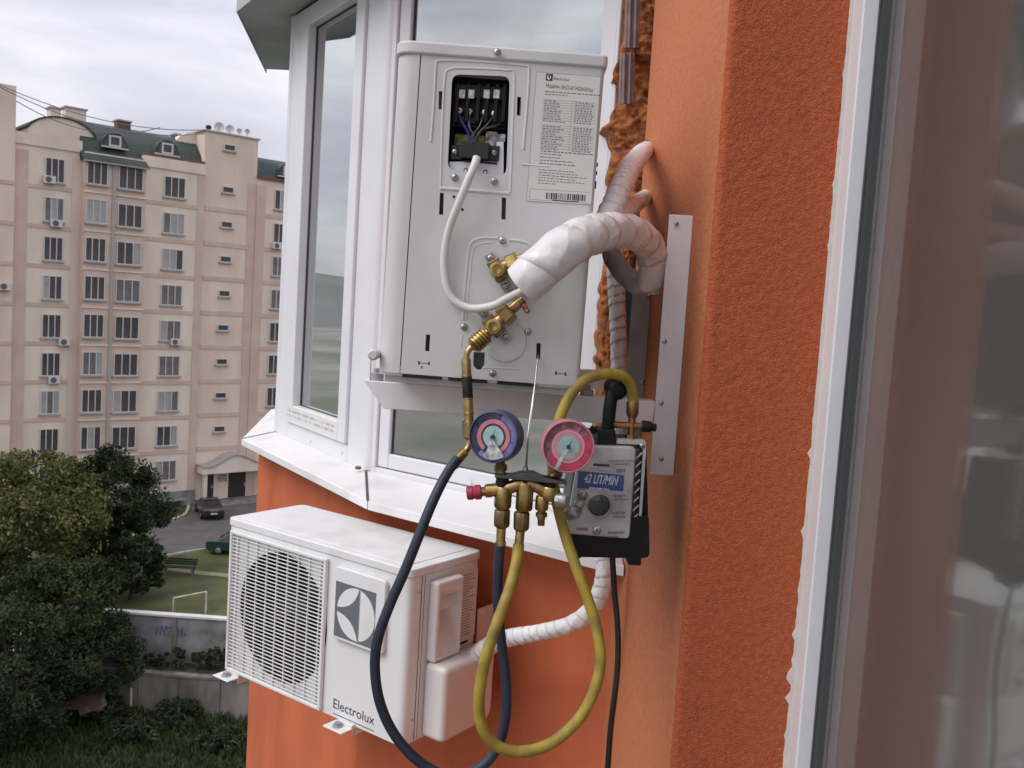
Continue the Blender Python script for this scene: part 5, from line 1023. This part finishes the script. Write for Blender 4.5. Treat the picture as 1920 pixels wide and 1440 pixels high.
# small air conditioners and dishes hung on the block
def far_ac(px, py, off, where):
    s, z = af.px(px, py, off); t = thing('wall_air_conditioner', tuple(af.p(s, z, off + .05)), 'small air conditioner on the apartment block, ' + where, 'air conditioner', ang, 'air conditioners on the apartment block')
    l = Fr(af.p(s, z, off + .05), FT, (0, 0, 1), FN); m = MB(); m.box(l, -.42, .42, -.28, .28, 0, .32); m.build('casing', fw, t, bevel=.03)
    m = MB(); m.lathe(l.p(-.08, 0, .321), FN, [(.22, 0), (.22, .012), (.05, .02)], 16); m.build('fan_grille', mat('far_fan', (.10, .10, .10), .6), t)
    for u in (-.3, .3): m = MB(); m.box(l, u - .02, u + .02, -.36, -.285, -.02, .34); m.build('bracket', sill_far, t)
far_ac(91, 337, 0, 'below the topmost left column window'); far_ac(104, 419, 0, 'below the second highest left column window'); far_ac(119, 641, 0, 'right of the left column, halfway down'); far_ac(100, 712, 0, 'below the third lowest left column window'); far_ac(327, 641, .1, 'halfway down the column left of the stairwell'); far_ac(7, 537, .35, 'at the left edge of the photo'); far_ac(517, 461, -.05, 'right of the stairwell column')
dish_m = mat('dish_grey', (.50, .49, .48), .5, var=.2, vs=4)
for (px, py, r_), nm in zip(((411, 238, .42), (431, 242, .36), (449, 246, .24), (464, 247, .24)), ('biggest of the four, at the left', 'second biggest of the four', 'third from the left', 'rightmost of the four')):
    p = af.P(px, py, -.6); t = thing('satellite_dish', tuple(p - v(0, 0, .5)), 'grey satellite dish on the stair tower roof, ' + nm, 'satellite dish', 0, 'satellite dishes on the stair tower')
    d = V((.35, -.9, .25)).normalized(); m = MB(); m.lathe(p - d * .1, d, [(.02, 0), (r_ * .5, .03), (r_ * .85, .09), (r_, .14), (r_ * .97, .15), (r_ * .5, .05), (.02, .02)], 20); m.build('dish', dish_m, t); m = MB(); m.cyl(p - v(0, 0, .55), p - d * .1, .03, 8); m.build('mast', sill_far, t); m = MB(); m.cyl(p - d * .05 - v(0, 0, r_), p + d * .4, .015, 6); m.build('feed_arm', sill_far, t)
m = MB(); q = af.P(391, 240, -.5); m.lathe(q - v(0, 0, .3), (0, 0, 1), [(.12, 0), (.12, .2), (.25, .3), (.2, .5), (.02, .55)], 12); tag(m.build('roof_vent', black, None, origin=q), 'small black roof vent beside the dishes', 'vent')
for i, (a, b, sag) in enumerate((((-6, 157), (392, 243), 1.0), ((-6, 160), (400, 248), 1.4), ((30, 189), (300, 239), 1.2))):
    A, B = af.P(*a, 1.2 - .3 * i), af.P(*b, -.3); P = [A.lerp(B, t / 20) - v(0, 0, sag * 4 * (t / 20) * (1 - t / 20)) for t in range(21)]; m = MB(); m.tube(P, .035, 6)
    tag(m.build('overhead_cable', printm, None, origin=A), ('upper dark cable strung over the far roof', 'second dark cable strung just under the first over the far roof', 'lowest thin cable strung over the chimneys')[i], 'cable', 'overhead cables')

# ================================================================== TREES, BUSHES, GRASS
bark = mat('bark', (.06, .05, .04), .9, var=.4, vs=6, bump=.5, bs=20, bd=.02)
def leafm(name, a, b): return mat(name, a, .75, c2=b, vs=.9, detail=6, spec=.2, lo=.3, hi=.7)
lf_dark = leafm('leaf_dark', (.036, .055, .020), (.012, .020, .008)); lf_mid = leafm('leaf_mid', (.050, .075, .024), (.022, .035, .012)); lf_yel = leafm('leaf_yellow_green', (.125, .130, .038), (.045, .060, .020)); lf_bush = leafm('leaf_bush', (.042, .062, .026), (.018, .028, .012))
def leaves(centers, radii, per, size, squash=.8):
    C = np.repeat(centers, per, 0); Rr = np.repeat(radii, per)[:, None]; n = len(C); d = rng.normal(size=(n, 3)); d /= np.linalg.norm(d, axis=1)[:, None]
    p = C + d * Rr * (rng.random((n, 1)) ** .4) * np.array([1, 1, squash]); a = rng.normal(size=(n, 3)); a /= np.linalg.norm(a, axis=1)[:, None]; b = np.cross(a, rng.normal(size=(n, 3))); b /= np.linalg.norm(b, axis=1)[:, None]
    s = size * rng.uniform(.6, 1.3, (n, 1)); vs = np.stack([p - a * s, p + b * s * .45, p + a * s, p - b * s * .45], 1).reshape(-1, 3); return vs, np.arange(4 * n).reshape(n, 4)
def tree(name, base, hgt, rad, m_, label, cat='tree', clumps=90, per=130, size=.17, low=.22, group=None, lean=(0, 0)):
    t = thing(name, tuple(base), label, cat, 0, group); base = V(base); top = base + V((lean[0], lean[1], hgt * .8))
    m = MB(); m.tube(spline([base - v(0, 0, .2), base.lerp(top, .35) + v(.1, .05), top], 5), [.03 * hgt * .9 * (1 - .8 * i / 10) + .02 for i in range(11)], 8)
    Cs = []; 
    while len(Cs) < clumps:
        q = rng.uniform(-1, 1, 3); r2 = (q ** 2).sum()
        if r2 > 1 or r2 < .2: continue
        zc = low + (1 - low) * (q[2] * .5 + .5); wid = math.sin(math.pi * min(1, max(.12, .18 + .72 * (q[2] * .5 + .5)))) ** .6
        Cs.append((base.x + lean[0] * zc + q[0] * rad * wid, base.y + lean[1] * zc + q[1] * rad * wid, base.z + hgt * zc))
    Cs = np.array(Cs)
    for k in range(9):
        q = V(Cs[rng.integers(len(Cs))]); s = base.lerp(top, rng.uniform(.3, .8)); m.tube([s, s.lerp(q, .5) + v(0, 0, .2), q], [.07, .045, .015], 5)
    m.build('trunk', bark, t); vs, fs = leaves(Cs, rng.uniform(.16, .5, len(Cs)) * rad * .55, per, size); np_mesh('crown', vs, fs, m_, t, smooth=False); return t
def at(px, py, y, z): q = Y(px, py, y); q.z = z; return q
tree('broadleaf_tree', at(40, 900, 50, GZ - .5), 9.6, 4.6, lf_yel, 'yellow green leafy tree at the left edge, tallest of the yard trees', clumps=130, per=230, size=.135)
tree('broadleaf_tree', at(195, 900, 56, GZ), 8.0, 4.1, lf_dark, 'dark green dense tree right of the yellow green one', clumps=160, per=210, size=.125, low=.06)
tree('broadleaf_tree', at(120, 1000, 47, -20.5), 6.6, 3.3, lf_mid, 'mid green tree in front of the taller yellow green tree', clumps=90, per=220, size=.12, low=.15)
tree('broadleaf_tree', at(245, 1050, 52, GZ - .2), 4.3, 2.0, lf_dark, 'small dark tree beside the bench', clumps=60, per=130, size=.14, low=.1)
tree('broadleaf_tree', at(30, 1150, 42, -22), 6.6, 3.6, lf_dark, 'low dark tree in the bottom left corner thicket', clumps=100, per=200, size=.115, low=.05)
tree('broadleaf_tree', at(160, 1150, 45.5, -22), 6.0, 2.7, lf_dark, 'dark tree leaning over the side wall', clumps=90, per=200, size=.115, low=.1)
for i, (px, y, z, h_, r_) in enumerate(((245, 47.4, -19.95, .9, .8), (330, 47.3, -19.95, 1.0, .8), (385, 47.4, -19.95, 1.1, .8), (415, 47.2, -19.95, 1.3, .8), (290, 47.5, -19.95, .6, .6))):
    tree('bush', at(px, 1250, y, z), h_, r_, lf_bush, ('scraggly bush on the terrace nearest the side wall', 'bush on the terrace under the middle wall post', 'bush on the terrace left of the lower unit', 'tallest terrace bush, half behind the lower unit', 'lowest terrace bush under the spray paint')[i], 'bush', clumps=16, per=60, size=.10, low=.1, group='bushes on the terrace')
for i, (px, py, y, h_, r_) in enumerate(((30, 1310, 36, 1.5, 2.0), (120, 1345, 37, 1.3, 1.5), (260, 1325, 43.5, 1.0, 1.4), (420, 1330, 43, 1.0, 1.2), (340, 1318, 45.6, 1.1, 1.3), (205, 1318, 45.0, 1.5, 1.2))):
    tree('bush', at(px, py, y, -22.1), h_, r_, lf_bush, ('broad bush at the bottom left below the thicket', 'bush in front of the rubble sheets', 'low bush under the retaining wall', 'low bush beside the orange corner', 'bush against the middle of the retaining wall', 'bush between the stake and the thicket')[i], 'bush', clumps=26, per=90, size=.12, low=.05, group='bushes on the lower ground')
# rough grass of the lower ground, one mass
n = 26000; y = 24 + 23 * rng.random(n); ratio = rng.uniform(-.62, -.20, n); x = ratio * y; hgt = rng.uniform(.15, .5, n); a = rng.uniform(0, 2 * np.pi, n); w = rng.uniform(.03, .08, n); z = np.full(n, -22.12)
lean = rng.normal(0, .12, (n, 2)); p = np.stack([x, y, z], 1); d = np.stack([np.cos(a) * w, np.sin(a) * w, 0 * a], 1); tip = p + np.stack([lean[:, 0], lean[:, 1], hgt], 1)
vs = np.stack([p - d, p + d, tip + d * .3, tip - d * .3], 1).reshape(-1, 3); tag(np_mesh('grass_tufts', vs, np.arange(4 * n).reshape(n, 4), leafm('grass_blade', (.055, .085, .026), (.026, .042, .014)), None, smooth=False, origin=(-12, 36, -22)), kind='stuff')
# rubble and sheets by the side wall
rp_ = thing('sheet_pile', tuple(at(150, 1320, 44, -22.1)), 'pile of rusty and grey metal sheets below the side wall', 'scrap pile')
for (q, m_) in ((((118, 1278), (160, 1284), (190, 1300), (186, 1334), (120, 1330)), mat('rust_sheet', (.13, .05, .04), .7, c2=(.07, .05, .045), vs=2)), (((140, 1308), (186, 1300), (192, 1326), (150, 1342)), mat('old_tin', (.12, .115, .11), .6, c2=(.05, .045, .04), vs=2)), (((172, 1240), (184, 1238), (186, 1286), (174, 1288)), MAT['rust_sheet'])):
    m = MB(); P = [Y(a_, b_, 44.0 + .9 * (1340 - b_) / 60) for a_, b_ in q]; m.prism(P, v(.1, .25, 0)); m.build('sheet', m_, rp_)
m = MB(); A = at(246, 1300, 46.0, -22.1); m.cyl(A, A + v(0, 0, 1.5), .06, 8); tag(m.build('stake', kerb_m, None, origin=A), 'pale stake standing at the foot of the retaining wall', 'stake')
# hills on the horizon, seen in the window glass
m = MB(); vs = []; nA = 160
for i in range(nA + 1):
    a = R(-200 + 250 * i / nA); hh = 26 + 22 * math.sin(a * 3.1) + 12 * math.sin(a * 7.7 + 1) + 5 * math.sin(a * 19); 
    for r_, z in ((620, -22), (900, hh * .5), (1300, hh + 12), (1700, -22)): vs.append((r_ * math.sin(a), r_ * math.cos(a), z))
m.add(vs, [(i * 4 + j, i * 4 + j + 1, (i + 1) * 4 + j + 1, (i + 1) * 4 + j) for i in range(nA) for j in range(3)]); tag(m.build('hills', mat('hill_green', (.13, .15, .125), .95, c2=(.19, .20, .20), vs=.006, detail=8), smooth=60), kind='structure')
